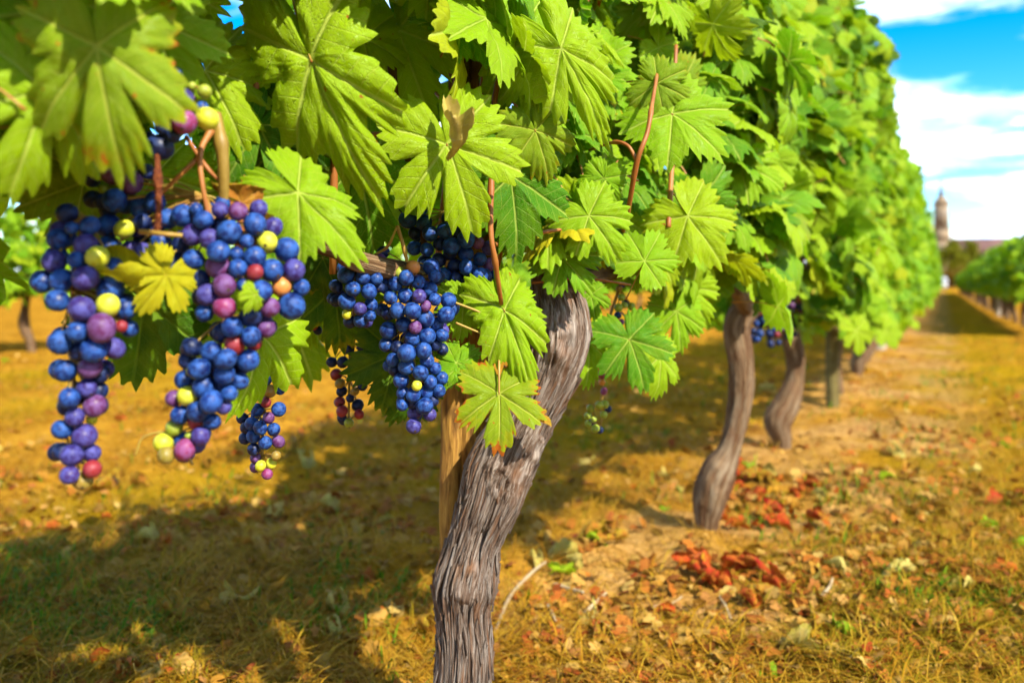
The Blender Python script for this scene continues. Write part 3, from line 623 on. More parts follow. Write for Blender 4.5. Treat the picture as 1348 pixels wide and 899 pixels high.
def near_ok(p, s):
    if not sun_path(p, s): return False
    x, y, d = proj(p); h = s * F / max(d, 0.05)
    if d < 0.43: return False
    if 0 < x < 960 and y + h * 0.75 > np.interp(x, BOTX, BOTY) + 25: return False
    for x0, y0, x1, y1, dd in CLEAR:
        if d < dd and x0 - h * 0.6 < x < x1 + h * 0.6 and y0 - h * 0.95 < y < y1 + h * 0.5: return False
    return True
def scatter(y0, y1, zb, zt, n, xf, xb, check=False, smin=0.038, smax=0.078, cx=ROWX):
    out = []; tries = 0
    while len(out) < n and tries < n * 12:
        tries += 1; y = random.uniform(y0, y1); u = random.random(); z = zb + (zt - zb) * (u ** 0.92) ; ragged = 0.17 * (vn(np.array([[y * 3.1, z * 3.3, 4.4]]))[0] - 0.5)
        stray = random.random() < 0.07; top = zt + (0.3 if stray else 0) + 0.30 * (vn(np.array([[y * 2.7, 0.3, 8.8]]))[0] - 0.5); bot = zb + 0.25 * (vn(np.array([[y * 3.7, 5.3, 1.8]]))[0] - 0.5)
        if z > top or z < bot: continue
        side = 1 if random.random() < 0.66 else -1; q = 1 - random.random() ** 2 * 0.75
        taper = 1 - 0.45 * max(0, (z - zb) / (zt - zb) - 0.5)
        x = cx + (xf if side > 0 else -xb) * q * taper + ragged + (random.uniform(0, 0.10) * side if stray and not check else 0); s = random.uniform(smin, smax); p = np.array([x, y, z])
        if check and not near_ok(p, s): continue
        n_, t_ = leaf_pose(side); out.append((p, n_, t_, s))
    return out
def pick(): return random.choices('gydYso', (64, 28, 4, 1, 2.4, 0.6))[0]

def leafy(root, base, y0, y1, zb, zt, n_obj, n_rest, xf, xb, kind, check, smin=0.038, smax=0.078):
    fr = scatter(y0, y1, zb, zt, n_obj + n_rest, xf, xb, check, smin, smax)
    fr.sort(key=lambda f: -f[0][0])                            # the sunlit, camera-side leaves are the ones told apart
    for p, n_, t_, s in fr[:n_obj]: leaf_part(root, p, n_, t_, s, kind, pick())
    rest = [(p - base, n_, t_, s) for p, n_, t_, s in fr[n_obj:]]
    if rest: o = obj('foliage', joined_leaves('foliage', rest, LOW, GREEN), root, Matrix.Translation(Vector(base))); o['kind'] = 'stuff'
GRP = 'vines of the near row'

# ---- the vine whose bunches hang closest
b0 = np.array([ROWX, -0.27, gz(ROWX, -0.27)])
v0 = thing('grape_vine', b0, 'vine bearing the largest loose bunches, blue and purple berries mixed with yellow ones', 'vine', GRP)
trunk(v0, b0, b0 + np.array([(0, 0, -0.05), (0.01, 0.03, 0.15), (-0.02, 0.02, 0.35), (0.0, 0.05, 0.54)]), [0.036, 0.03, 0.03, 0.036], BARK, 120, 48, 0.003, 5, 3.0)
S6 = (4.0875, (93, 200)); S2 = (2.7235, (80, 330))
BA = [(15, 410, 35, 'b'), (90, 400, 52, 'b'), (80, 500, 60, 'v'), (145, 570, 62, 'y'), (30, 580, 45, 'b'), (95, 675, 70, 'v'), (70, 845, 70, 'v'), (195, 830, 62, 'y'), (-60, 470, 60, 'b'), (-90, 590, 62, 'v'), (-50, 690, 60, 'b'), (-70, 800, 60, 'b'), (215, 630, 55, 'b'), (210, 735, 68, 'b'), (290, 840, 60, 'b'), (-150, 700, 60, 'b'), (-20, 330, 55, 'k')]
BA = [(93 + (x / 4.0875), 200 + y / 4.0875, r / 4.0875, c) for x, y, r, c in BA] + [(80 + x / 2.7235, 330 + y / 2.7235, r / 2.7235, c) for x, y, r, c in
     [(160, 275, 50, 'p'), (215, 272, 22, 'r'), (248, 280, 30, 'b'), (125, 350, 46, 'b'), (182, 350, 40, 'v'), (65, 290, 38, 'b'), (70, 365, 34, 'k'), (108, 412, 40, 'p'), (128, 442, 38, 'k'), (55, 520, 36, 'b'), (85, 500, 34, 'v'), (122, 498, 32, 'k'),
      (115, 555, 40, 'p'), (60, 590, 34, 'v'), (100, 612, 20, 'y'), (75, 665, 43, 'v'), (55, 728, 38, 'v'), (96, 730, 32, 'v'), (115, 780, 32, 'r'), (42, 797, 34, 'v'), (75, 825, 36, 'l'), (10, 330, 40, 'b'), (15, 430, 38, 'b'), (15, 640, 36, 'b'), (5, 720, 34, 'k'), (20, 560, 34, 'k')]]
bunch(v0, BA, 1, (0, 0), 0.55, [(112, 285), (98, 380), (95, 480), (96, 600), (98, 640)], 0, 0.55)
BB = [(115, 145, 45, 'k'), (225, 120, 60, 'p'), (330, 165, 68, 'p'), (395, 115, 48, 'k'), (178, 210, 28, 'g'), (125, 260, 50, 'k'), (270, 265, 65, 'b'), (375, 310, 60, 'b'), (180, 300, 45, 'k'), (455, 270, 55, 'b'), (205, 400, 65, 'b'), (330, 420, 52, 'y'), (225, 520, 62, 'b'), (315, 530, 55, 'v'), (400, 560, 72, 'v'), (410, 410, 50, 'k'), (350, 480, 45, 'k'),
      (600, 350, 62, 'b'), (675, 310, 35, 'b'), (725, 375, 52, 'b'), (520, 360, 55, 'b'), (500, 490, 55, 'b'), (660, 440, 62, 'v'), (745, 465, 55, 'v'), (810, 315, 45, 'v'), (905, 325, 50, 'p'), (1005, 310, 50, 'v'), (990, 385, 62, 'b'), (1090, 405, 52, 'v'), (870, 445, 66, 'b'), (1045, 485, 58, 'y'), (1160, 530, 66, 'b'), (820, 540, 58, 'b'), (885, 550, 40, 'b'),
      (985, 560, 58, 'b'), (535, 590, 70, 'b'), (660, 580, 55, 'b'), (1070, 635, 63, 'b'), (1195, 640, 60, 'v'), (910, 625, 50, 'b'), (790, 615, 70, 'p'), (1000, 640, 45, 'r'), (1140, 712, 50, 'o'), (1230, 735, 47, 'b'), (840, 720, 62, 'p'), (1040, 760, 62, 'b'), (740, 775, 60, 'v'), (1175, 825, 72, 'b'), (1080, 830, 55, 'p'), (835, 840, 60, 'm'), (715, 860, 50, 'b'),
      (695, 690, 55, 'k'), (945, 490, 38, 'b'), (920, 715, 38, 'b'), (800, 395, 48, 'k'), (590, 500, 48, 'k')]
BB = [(93 + x / 4.0875, 200 + y / 4.0875, r / 4.0875, c) for x, y, r, c in BB] + [(80 + x / 2.7235, 330 + y / 2.7235, r / 2.7235, c) for x, y, r, c in
     [(620, 343, 36, 'r'), (685, 335, 30, 'r'), (625, 270, 38, 'b'), (690, 245, 40, 'k'), (730, 275, 32, 'p'), (685, 300, 35, 'b'), (580, 300, 38, 'k'), (475, 350, 35, 'k'), (455, 385, 32, 'k'), (540, 365, 38, 'b'), (610, 380, 38, 'b'), (670, 385, 40, 'b'), (515, 425, 38, 'b'), (595, 440, 38, 'b'), (635, 465, 32, 'b'), (475, 430, 25, 'g'), (440, 465, 35, 'b'), (460, 520, 36, 'y'),
      (405, 530, 30, 'p'), (515, 485, 38, 'b'), (605, 510, 30, 'b'), (555, 535, 40, 'b'), (578, 560, 27, 'v'), (430, 590, 34, 'b'), (495, 572, 38, 'b'), (540, 612, 32, 'b'), (405, 635, 30, 'g'), (480, 615, 27, 'r'), (378, 693, 35, 'y'), (388, 722, 30, 'l'), (448, 708, 38, 'm'), (502, 663, 33, 'v'), (455, 668, 15, 'g'), (565, 480, 34, 'k'), (550, 420, 34, 'k'), (480, 560, 30, 'k'), (640, 420, 30, 'k')]]
bunch(v0, BB, 1, (0, 0), 0.575, [(268, 258), (285, 300), (300, 350), (296, 420), (278, 500), (262, 560), (248, 600)], 0, 0.45, 0.55)
S1 = [(435, 145, 30, 'b'), (465, 235, 42, 'v'), (478, 325, 47, 'm'), (557, 307, 42, 'y'), (548, 205, 28, 'g'), (500, 185, 18, 'g'), (335, 390, 32, 'k'), (380, 420, 50, 'k'), (430, 370, 28, 'k'), (535, 270, 26, 'b'), (400, 210, 36, 'k'), (420, 290, 36, 'k'), (395, 340, 32, 'k')]
bunch(v0, S1, 2.9, (80, 50), 0.55, [(238, 70), (236, 110), (232, 160), (220, 190)], 0, 0.2)
# stalks that carry the big bunch
cane(v0, [P(286, 150, .58), P(290, 180, .575), P(294, 215, .575), P(295, 268, .58)], [.0030, .0038, .0040, .0036], CANEG, 30, 10)
cane(v0, [P(278, 172, .57), P(264, 200, .562), P(266, 240, .558), P(276, 290, .56)], .0022, CANE)
cane(v0, [P(264, 205, .565), P(240, 228, .56), P(205, 262, .56)], .0020, CANE)
cane(v0, [P(245, 180, .58), P(270, 218, .575), P(290, 240, .578)], .0016, CANE)
cane(v0, [P(207, 205, .535), P(208, 235, .525), P(209, 275, .525), P(207, 305, .53)], [.0016, .0022, .0018, .0026], REDCANE, 60)
cane(v0, [P(185, 305, .535), P(215, 308, .525), P(240, 310, .53)], .0018, STEM)
cane(v0, [P(230, 60, .58), P(238, 90, .565), P(262, 150, .57), P(286, 165, .58)], .0018, CANE)
cane(v0, [P(254, 612, .575), P(225, 572, .575), P(190, 575, .575), P(178, 600, .575)], .0011, STEM)
for y, lean in ((-0.35, 0.05), (-0.2, -0.04), (-0.02, 0.06), (0.12, -0.03), (0.22, 0.05)):
    q = np.array([ROWX - 0.02, y, 0.56]); cane(v0, [q, q + [0.02, lean * .5, .35], q + [-0.01, lean, .7], q + [0.03, lean * 1.5, 1.1]], .0036)
# measured leaves of that vine
hero(v0, (128, 62), (135, 212), .455, .43, 's', -0.25, 0.30, 1, wx=0.72)
hero(v0, (60, 120), (20, 250), .47, .45, 'y', 0.2, 0.35, 6)
hero(v0, (200, 30), (250, 110), .54, .52, 'y', 0.1, 0.4, 5)
hero(v0, (408, 78), (436, 248), .64, .585, 'y', -0.35, 0.10, 2, wx=0.52)
hero(v0, (392, 255), (486, 290), .60, .56, 'y', 0.1, 0.55, 3, sc=0.92, wx=0.62)
hero(v0, (340, 165), (300, 235), .68, .66, 'g', 0.2, 0.3, 4)
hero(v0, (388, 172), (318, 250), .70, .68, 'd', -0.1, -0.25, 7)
hero(v0, (270, 95), (330, 160), .66, .63, 'y', 0.1, 0.5, 0)
hero(v0, (205, 230), (235, 300), .66, .65, 'y', 0.0, 0.1, 8)
hero(v0, (250, 260), (330, 300), .70, .69, 'y', 0.1, 0.2, 9)
hero(v0, (150, 362), (258, 366), .545, .53, 'Y', 0.15, 0.75, 1, 'c', 0.55)
hero(v0, (218, 362), (188, 412), .545, .53, 'Y', 0.35, 0.1, 4)
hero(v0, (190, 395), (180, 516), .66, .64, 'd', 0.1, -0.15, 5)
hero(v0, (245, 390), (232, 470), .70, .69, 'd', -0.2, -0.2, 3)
hero(v0, (318, 268), (352, 262), .585, .57, 'o', 0.2, 0.2, 0, 'c', 1.2)
hero(v0, (365, 265), (345, 300), .61, .60, 'o', 0.2, 0.1, 2, 'c', 1.1)
hero(v0, (345, 440), (316, 552), .70, .69, 'y', 0.85, 0.0, 2)
hero(v0, (110, 240), (100, 330), .62, .60, 's', 0.3, 0.1, 9)
hero(v0, (335, 388), (325, 412), .545, .54, 'y', 0.9, 0.2, 6)
leafy(v0, b0, -0.55, 0.44, 0.62, 1.10, 240, 130, 0.15, 0.16, 'h', True)

# ---- the old vine on the split stake
b1 = np.array([*P(607, 375, 0.96)[:2], 0.0]); b1[2] = gz(b1[0], b1[1])
v1 = thing('grape_vine', b1, 'old vine with thick shaggy twisted trunk leaning over a split wooden stake', 'vine', GRP)
tp = [(590, 1040, 30), (602, 960, 33), (612, 860, 34), (610, 800, 32), (613, 765, 39), (625, 712, 31), (646, 655, 38), (660, 612, 40), (692, 550, 34), (722, 490, 36), (736, 445, 38), (738, 408, 33), (728, 380, 27), (716, 358, 16)]
d1 = 0.93
trunk(v1, b1, [P(x, y, d1) for x, y, r in tp], [r * d1 / F for x, y, r in tp], BARK, 620, 220, 0.0040, 7.0, 1.0,
      knots=((P(618, 766, .893), 0.021, 0.013), (P(658, 632, .893), 0.019, 0.008), (P(742, 452, .90), 0.02, 0.010), (P(700, 585, .91), 0.014, 0.005), (P(716, 410, .90), 0.018, 0.010), (P(640, 700, .90), 0.014, -0.006)))
def bark_strips(root, base, mat, n, seed):
    ctr, U, W, r, L = TUBE['f']; g = np.random.default_rng(seed); parts = []; coords = []
    for q in range(n):
        t0 = g.uniform(0, 6.283); ln = g.uniform(0.03, 0.13); l0 = g.uniform(0.06, L[-1] - ln - 0.02); m = 9; ll = np.linspace(l0, l0 + ln, m); u = np.linspace(-1, 1, m); wd = g.uniform(0.0012, 0.0038)
        th = t0 + g.uniform(-1.2, 1.2) * (ll - l0) + 1.2 * (l0 - ll) * 0.3; c = np.stack([np.interp(ll, L, ctr[:, a]) for a in range(3)], -1); Ui = np.stack([np.interp(ll, L, U[:, a]) for a in range(3)], -1); Wi = np.stack([np.interp(ll, L, W[:, a]) for a in range(3)], -1)
        ri = np.interp(ll, L, r) + 0.0012 + g.uniform(0, 0.0045) * np.maximum(0, u * g.choice((-1, 1))) ** 2 + g.uniform(0, 0.0012); prof = wd * (1 - 0.85 * u ** 4); V = []
        for k_, (da, dr) in enumerate(((-1, 0), (0, 0.0013), (1, 0), (0, -0.0012))):
            tt = th + da * prof / ri; V.append(c + (Ui * np.cos(tt)[:, None] + Wi * np.sin(tt)[:, None]) * (ri + dr)[:, None])
        V = np.stack(V, 1).reshape(-1, 3); i_ = np.arange(m - 1)[:, None] * 4; j_ = np.arange(4)[None]; j2 = (j_ + 1) % 4
        parts.append((V, np.stack([i_ + j_, i_ + j2, i_ + 4 + j2, i_ + 4 + j_], -1).reshape(-1, 4))); coords.append(np.stack([np.cos(np.repeat(th, 4)) * 0.033 + 0.004 * np.tile([-1, 0, 1, 0], m), np.sin(np.repeat(th, 4)) * 0.033, np.repeat(ll, 4)], -1) + g.uniform(0, 3))
    V, Q = merge(parts); TUBE['c'] = np.concatenate(coords); o = obj('peeling_bark', bark_mesh('peeling_bark', V, Q, [mat]), root, Matrix.Translation(Vector(base))); o['kind'] = 'stuff'
bark_strips(v1, b1, BARK, 640, 5)
trunk(v1, b1, [P(745, 420, .95), P(715, 400, .95), P(680, 432, .93), P(640, 415, .90), (P(570, 372, .84)), P(470, 345, .74), P(440, 328, .70), P(400, 318, .66), P(360, 318, .64), P(300, 312, .63)],
      [.022, .024, .022, .016, .012, .0085, .0068, .0062, .0056, .005], BARK2, 240, 40, 0.0011, 5, 5.0, name='arm')
trunk(v1, b1, [P(735, 395, .95), P(760, 375, 1.02), P(800, 360, 1.12), P(850, 352, 1.3)], [.022, .017, .012, .009], BARK2, 100, 32, 0.0014, 5, 6.0, name='arm')
for pts, r, mt in (
    ([P(690, 40, .86), P(655, 110, .84), P(648, 210, .78), P(646, 300, .765), P(652, 345, .77), P(660, 400, .80)], .0031, CANE),
    ([P(646, 50, .93), P(640, 85, .92), P(632, 140, .93), P(640, 200, .95), P(660, 300, .95)], .0035, CANE),
    ([P(720, 400, .95), P(765, 250, .98), P(775, 180, 1.0), P(760, 60, 1.02)], .004, CANE),
    ([P(806, 345, 1.0), P(824, 290, .90), P(838, 215, .855), P(852, 175, .855), P(858, 140, .87), P(868, 80, .95)], [.003, .0027, .0027, .0025, .0022, .0018], CANE),
    ([P(838, 212, .858), P(826, 192, .86), P(806, 188, .88), P(770, 200, .97)], [.0022, .002, .0018, .0014], CANE),
    ([P(652, 322, .80), P(720, 305, .83), P(775, 300, .86)], .0020, CANE),
    ([P(682, 185, .82), P(712, 165, .82), P(745, 148, .83)], .0020, CANE),
    ([P(705, 175, .82), P(690, 210, .83), P(680, 225, .84)], .0018, CANE),
    ([P(470, 180, .80), P(500, 178, .79), P(520, 190, .79), P(530, 200, .80)], [.002, .003, .0036, .0036], CANE),
    ([P(515, 70, .83), P(520, 130, .82), P(528, 180, .82), P(545, 240, .85), P(560, 330, .85)], .0042, BARK2),
    ([P(487, 370, .80), P(490, 340, .78), P(510, 325, .775), P(522, 300, .77)], .0015, STEM),
    ([P(523, 298, .775), P(530, 320, .77), P(536, 345, .775)], .0019, STEM),
    ([P(590, 395, .80), P(640, 415, .80), P(675, 440, .80)], .0013, STEM),
    ([P(600, 425, .80), P(655, 448, .80)], .0012, STEM),
    ([P(657, 455, .80), P(657, 490, .785), P(657, 518, .78)], .0012, PETIOLE),
    ([P(700, 372, .90), P(770, 367, .92), P(830, 375, .95)], .0017, CANE),
    ([P(880, 300, 1.0), P(885, 200, 1.05), P(890, 60, 1.1)], .0036, CANE)): cane(v1, pts, r, mt)
for y, lean in ((0.50, 0.04), (0.62, -0.05), (0.80, 0.05), (0.95, -0.03), (1.1, 0.06), (1.22, 0.02)):
    q = np.array([ROWX - 0.03, y, 0.56]); cane(v1, [q, q + [0.02, lean * .5, .35], q + [-0.01, lean, .7], q + [0.03, lean * 1.5, 1.1]], .0036)
S4 = (3.1, (390, 330)); S3 = (2.809, (380, 60))
BG = [(340, 38, 27, 'p'), (378, 65, 28, 'o'), (418, 90, 25, 'g'), (475, 70, 30, 'o'), (455, 112, 32, 'b'), (495, 128, 30, 'b'), (405, 135, 30, 'b'), (365, 145, 32, 'b'), (540, 160, 32, 'b'), (442, 185, 33, 'b'), (505, 190, 30, 'v'), (390, 195, 30, 'b'), (415, 243, 33, 'b'), (475, 243, 36, 'b'), (528, 222, 24, 'p'), (560, 200, 26, 'b'), (375, 258, 28, 'k'), (375, 325, 35, 'b'), (440, 302, 35, 'b'),
      (527, 283, 37, 'b'), (570, 300, 28, 'b'), (490, 310, 27, 'p'), (535, 350, 35, 'b'), (475, 360, 30, 'b'), (590, 350, 28, 'b'), (368, 385, 32, 'b'), (412, 395, 28, 'k'), (457, 420, 38, 'b'), (523, 412, 33, 'b'), (575, 380, 28, 'k'), (395, 445, 28, 'b'), (535, 452, 30, 'b'), (450, 478, 36, 'b'), (508, 500, 33, 'b'), (560, 480, 27, 'b'), (590, 520, 28, 'b'), (430, 525, 32, 'b'), (495, 545, 22, 'y'),
      (545, 537, 28, 'b'), (398, 487, 25, 'k'), (435, 580, 28, 'b'), (478, 585, 30, 'b'), (530, 580, 30, 'b'), (580, 572, 27, 'b'), (527, 628, 34, 'b'), (470, 625, 26, 'k'), (437, 628, 24, 'b'), (478, 665, 30, 'v'), (545, 668, 27, 'v'), (480, 710, 32, 'v'), (556, 612, 25, 'k'), (620, 205, 33, 'b'), (612, 260, 36, 'b'), (550, 68, 35, 'b'), (565, 102, 27, 'b'), (590, 400, 26, 'k'), (330, 120, 26, 'b')]
bunch(v1, BG, *S4, 0.80, [(530, 345), (540, 370), (543, 430), (545, 500), (546, 540), (545, 560)], 0, 0.6, 0.7)
BF = [(195, 70, 30, 'b'), (205, 100, 35, 'b'), (300, 62, 28, 'b'), (272, 110, 30, 'b'), (325, 115, 28, 'b'), (165, 148, 26, 'k'), (232, 155, 33, 'b'), (297, 167, 33, 'b'), (165, 205, 25, 'k'), (207, 210, 35, 'b'), (262, 237, 28, 'v'), (303, 222, 28, 'b'), (205, 255, 22, 'y'), (262, 285, 30, 'b'), (302, 267, 22, 'b'), (220, 290, 28, 'k'), (250, 75, 26, 'k'), (340, 150, 22, 'k')]
bunch(v1, BF, *S4, 0.77, [(478, 335), (470, 360), (466, 400), (466, 422)], 0, 0.35)
BH = [(530, 515, 28, 'v'), (505, 548, 28, 'b'), (430, 600, 25, 'k'), (490, 607, 25, 'b'), (445, 645, 35, 'b'), (500, 657, 30, 'b'), (525, 692, 30, 'b'), (465, 692, 25, 'k'), (575, 685, 30, 'b'), (465, 750, 28, 'b'), (512, 755, 27, 'b'), (605, 740, 33, 'b'), (655, 720, 32, 'b'), (700, 730, 24, 'p'), (655, 768, 30, 'b'), (735, 750, 28, 'v'), (590, 775, 26, 'k'), (710, 790, 26, 'b'), (555, 795, 27, 'k'), (525, 820, 32, 'b'),
      (665, 825, 30, 'b'), (740, 812, 26, 'p'), (612, 812, 26, 'k'), (580, 850, 28, 'b'), (540, 850, 25, 'b'), (715, 855, 30, 'b'), (640, 868, 28, 'k'), (605, 865, 27, 'k'), (690, 880, 26, 'k'), (745, 885, 26, 'p'), (685, 690, 26, 'k'), (625, 700, 28, 'k'), (560, 735, 26, 'k'), (760, 850, 22, 'b'), (590, 640, 26, 'k')]
BH = [(380 + x / 2.809, 60 + y / 2.809, r / 2.809, c) for x, y, r, c in BH] + [(390 + x / 3.1, 330 + y / 3.1, r / 3.1, c) for x, y, r, c in [(705, 75, 32, 'b'), (765, 107, 33, 'b'), (710, 115, 27, 'k'), (740, 152, 27, 'b'), (790, 150, 28, 'b'), (690, 225, 27, 'b'), (742, 245, 27, 'b'), (760, 197, 26, 'k'), (665, 158, 27, 'k'), (795, 205, 24, 'p'), (725, 282, 27, 'k'), (650, 110, 25, 'k')]]
bunch(v1, BH, 1, (0, 0), 0.86, [(585, 225), (590, 280), (605, 340), (625, 400), (628, 425)], 0, 0.12, 0.6)
BE = [(145, 455, 22, 'k'), (190, 455, 24, 'k'), (215, 400, 24, 'k'), (265, 430, 28, 'k'), (270, 340, 20, 'k'), (270, 395, 22, 'k'), (235, 475, 24, 'r'), (163, 507, 24, 'r'), (178, 540, 20, 'l'), (255, 510, 22, 'p'), (270, 550, 22, 'k'), (185, 575, 22, 'k'), (240, 573, 18, 'l'), (178, 617, 22, 'r'), (188, 652, 24, 'r'), (220, 602, 18, 'k'), (250, 632, 25, 'k'), (257, 665, 20, 'r'), (186, 682, 20, 'k'), (215, 703, 20, 'g')]
bunch(v1, BE, *S4, 0.95, [(470, 420), (462, 450), (460, 500), (459, 555)], 0, 0.1)
bunch(v1, [(68, 303, 24, 'r'), (92, 270, 20, 'k'), (40, 262, 18, 'k'), (85, 325, 18, 'k')], *S4, 0.95, [(420, 395), (416, 415), (414, 432)], 0, 0.3)
BC = [(765, 380, 17, 'k'), (740, 395, 20, 'k'), (755, 415, 24, 'b'), (740, 455, 26, 'b'), (725, 475, 22, 'p'), (750, 508, 25, 'l'), (775, 500, 20, 'b'), (742, 535, 20, 'r'), (775, 573, 26, 'b'), (705, 570, 24, 'b'), (745, 600, 22, 'p'), (685, 620, 24, 'b'), (725, 628, 25, 'b'), (760, 640, 24, 'b'), (650, 603, 22, 'k'), (690, 665, 25, 'b'), (665, 632, 22, 'k'), (735, 688, 25, 'b'), (778, 685, 24, 'p'), (660, 672, 22, 'k'), (693, 712, 22, 'k'),
      (698, 745, 20, 'p'), (772, 735, 18, 'l'), (718, 768, 20, 'y'), (753, 763, 20, 'y'), (695, 775, 20, 'p'), (740, 800, 20, 'm')]
bunch(v1, BC, *S2, 0.84, [(362, 440), (352, 480), (347, 540), (345, 600), (346, 615)], 0, 0.15)
BI = [(325, 210, 35, 'g'), (425, 200, 32, 'g'), (370, 190, 28, 'g'), (330, 60, 28, 'l'), (350, 130, 30, 'g'), (320, 270, 28, 'b'), (345, 325, 27, 'm'), (310, 375, 30, 'y'), (180, 400, 38, 'k'), (245, 395, 35, 'k'), (235, 447, 35, 'v'), (95, 425, 40, 'r'), (50, 395, 28, 'r'), (230, 670, 38, 'r'), (195, 735, 35, 'm'), (210, 870, 28, 'm'), (195, 795, 28, 'o'), (145, 670, 22, 'k'), (245, 555, 40, 'r'), (200, 510, 30, 'p'), (180, 600, 30, 'k'), (255, 610, 26, 'l'), (150, 480, 30, 'k')]
BI = [(760 + x / 5.995, 370 + y / 5.995, r / 5.995, c) for x, y, r, c in BI] + [(760 + x / 2.306, 330 + y / 2.306, r / 2.306, 'g') for x, y, r in [(68, 468, 13), (40, 480, 13), (82, 468, 13), (32, 500, 12), (80, 498, 12), (33, 525, 11), (55, 540, 13), (50, 512, 10)]]
bunch(v1, BI, 1, (0, 0), 1.10, [(815, 380), (800, 430), (794, 500), (790, 560)], 1, 0.2)
# measured leaves of the old vine
hero(v1, (588, 190), (636, 302), .725, .69, 'y', 0.10, 0.30, 4, sc=0.92, wx=0.86)
hero(v1, (592, 178), (597, 122), .70, .69, 'c', 0.9, 0.1, 1, 'c', 0.95, wx=0.5)
hero(v1, (470, 215), (500, 335), .80, .79, 'g', 0.1, 0.15, 1)
hero(v1, (525, 40), (548, 130), .84, .80, 'g', -0.2, 0.25, 8, wx=0.8)
hero(v1, (478, 50), (500, 100), .80, .77, 'g', 0.1, 0.4, 3)
hero(v1, (672, 232), (702, 322), .80, .765, 'g', 0.35, 0.2, 5)
hero(v1, (664, 408), (708, 514), .80, .765, 'y', 0.10, 0.35, 2, sc=0.95, wx=0.5)
hero(v1, (664, 405), (738, 412), .805, .78, 'y', 0.05, 0.30, 3, sc=0.72)
hero(v1, (657, 518), (660, 596), .785, .755, 's', 0.15, 0.40, 4, sc=0.95)
hero(v1, (600, 478), (640, 470), .80, .78, 'g', 0.05, 0.45, 6)
hero(v1, (606, 480), (612, 512), .80, .785, 'g', 0.1, 0.4, 7)
hero(v1, (700, 545), (728, 548), .86, .85, 'o', 0.1, 0.3, 3, 'c')
hero(v1, (648, 500), (660, 505), .84, .83, 'o', 0.1, 0.3, 1, 'c', 1.2)
hero(v1, (610, 400), (608, 450), .83, .82, 'y', 0.3, 0.1, 9)
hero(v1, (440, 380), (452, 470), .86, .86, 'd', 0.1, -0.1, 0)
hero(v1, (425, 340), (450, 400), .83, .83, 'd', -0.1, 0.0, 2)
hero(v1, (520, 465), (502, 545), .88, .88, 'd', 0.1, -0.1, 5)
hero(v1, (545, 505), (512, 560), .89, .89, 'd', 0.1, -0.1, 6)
hero(v1, (375, 400), (420, 508), 1.0, .98, 's', 0.1, 0.0, 8)
hero(v1, (395, 400), (372, 478), .95, .94, 'y', 0.7, 0.0, 7)
hero(v1, (738, 66), (820, 178), .78, .75, 'y', 0.15, 0.45, 6, sc=0.9, wx=0.55)
hero(v1, (680, 50), (718, 150), .84, .82, 'y', 0.2, 0.25, 1, wx=0.6)
hero(v1, (705, 172), (738, 238), .79, .77, 's', 0.25, 0.2, 2, sc=0.85)
hero(v1, (775, 285), (812, 322), .84, .81, 'y', 0.05, 0.35, 0, sc=1.1)
hero(v1, (795, 235), (782, 268), .87, .86, 'g', 0.0, 0.1, 3, sc=1.1)
hero(v1, (848, 345), (872, 300), .90, .89, 'g', 0.2, 0.4, 5, sc=1.1)
hero(v1, (740, 338), (772, 372), .86, .84, 'g', -0.1, 0.35, 8, sc=1.2)
hero(v1, (828, 447), (852, 505), 1.02, .99, 'g', 0.15, 0.35, 4, sc=1.05)
hero(v1, (868, 470), (872, 526), 1.06, 1.05, 'y', 0.8, 0.1, 1, sc=1.0)
hero(v1, (778, 388), (786, 418), 1.0, .98, 'g', 0.1, 0.4, 2, sc=0.9)
hero(v1, (775, 450), (778, 512), 1.04, 1.03, 'y', 0.6, 0.1, 7)
hero(v1, (905, 285), (948, 330), 1.0, .97, 'y', 0.1, 0.35, 3, sc=1.2)
hero(v1, (885, 150), (958, 190), .92, .88, 'y', 0.1, 0.6, 9)
hero(v1, (865, 110), (905, 120), .92, .90, 's', 0.1, 0.3, 2, sc=1.2)
hero(v1, (890, 410), (900, 460), 1.16, 1.14, 'g', 0.2, 0.3, 6)
hero(v1, (900, 380), (935, 425), 1.2, 1.18, 'g', 0.1, 0.3, 0)
leafy(v1, b1, 0.30, 1.42, 0.56, 1.12, 258, 210, 0.14, 0.16, 'h', True)

# ---- the vines behind them, still near enough to tell their leaves apart
def near_vine(pts, rads, d, label, y0, y1, zb, zt, mat, kind, n_obj, n_rest, amp=0.0012, xf=0.2, knots=(), check=False, arms=True):
    pts3 = [P(x, y, d) for x, y in pts]; b = np.array([pts3[1][0], pts3[1][1], 0.0]); b[2] = gz(b[0], b[1])
    r = thing('grape_vine', b, label, 'vine', GRP)
    trunk(r, b, pts3, [q * d / F for q in rads], mat, 150, 56, amp, 4.0, d * 3, knots); top = pts3[-1]
    for s in (-1, 1):
        trunk(r, b, [top + [0, 0, -0.02], top + [0, s * 0.12, 0.03], top + [0.01, s * 0.3, 0.04], top + [0, s * 0.5, 0.05]], [.02, .015, .010, .007], BARK2, 50, 16, 0.001, 4, d * 5, name='arm')
    for q in range(6):
        s = top + np.array([0, -0.45 + q * 0.18, 0.03]); l = RNG.normal(0, 0.05, 2); cane(r, [s, s + [0.02, l[0], .3], s + [l[1], l[0] * 1.4, .65], s + [l[1], l[0] * 2, min(1.0, zt - .62)]], .0036, CANE, 20, 6)
    leafy(r, b, y0, y1, zb, zt, n_obj, n_rest, xf, 0.2, kind, check)
    return r
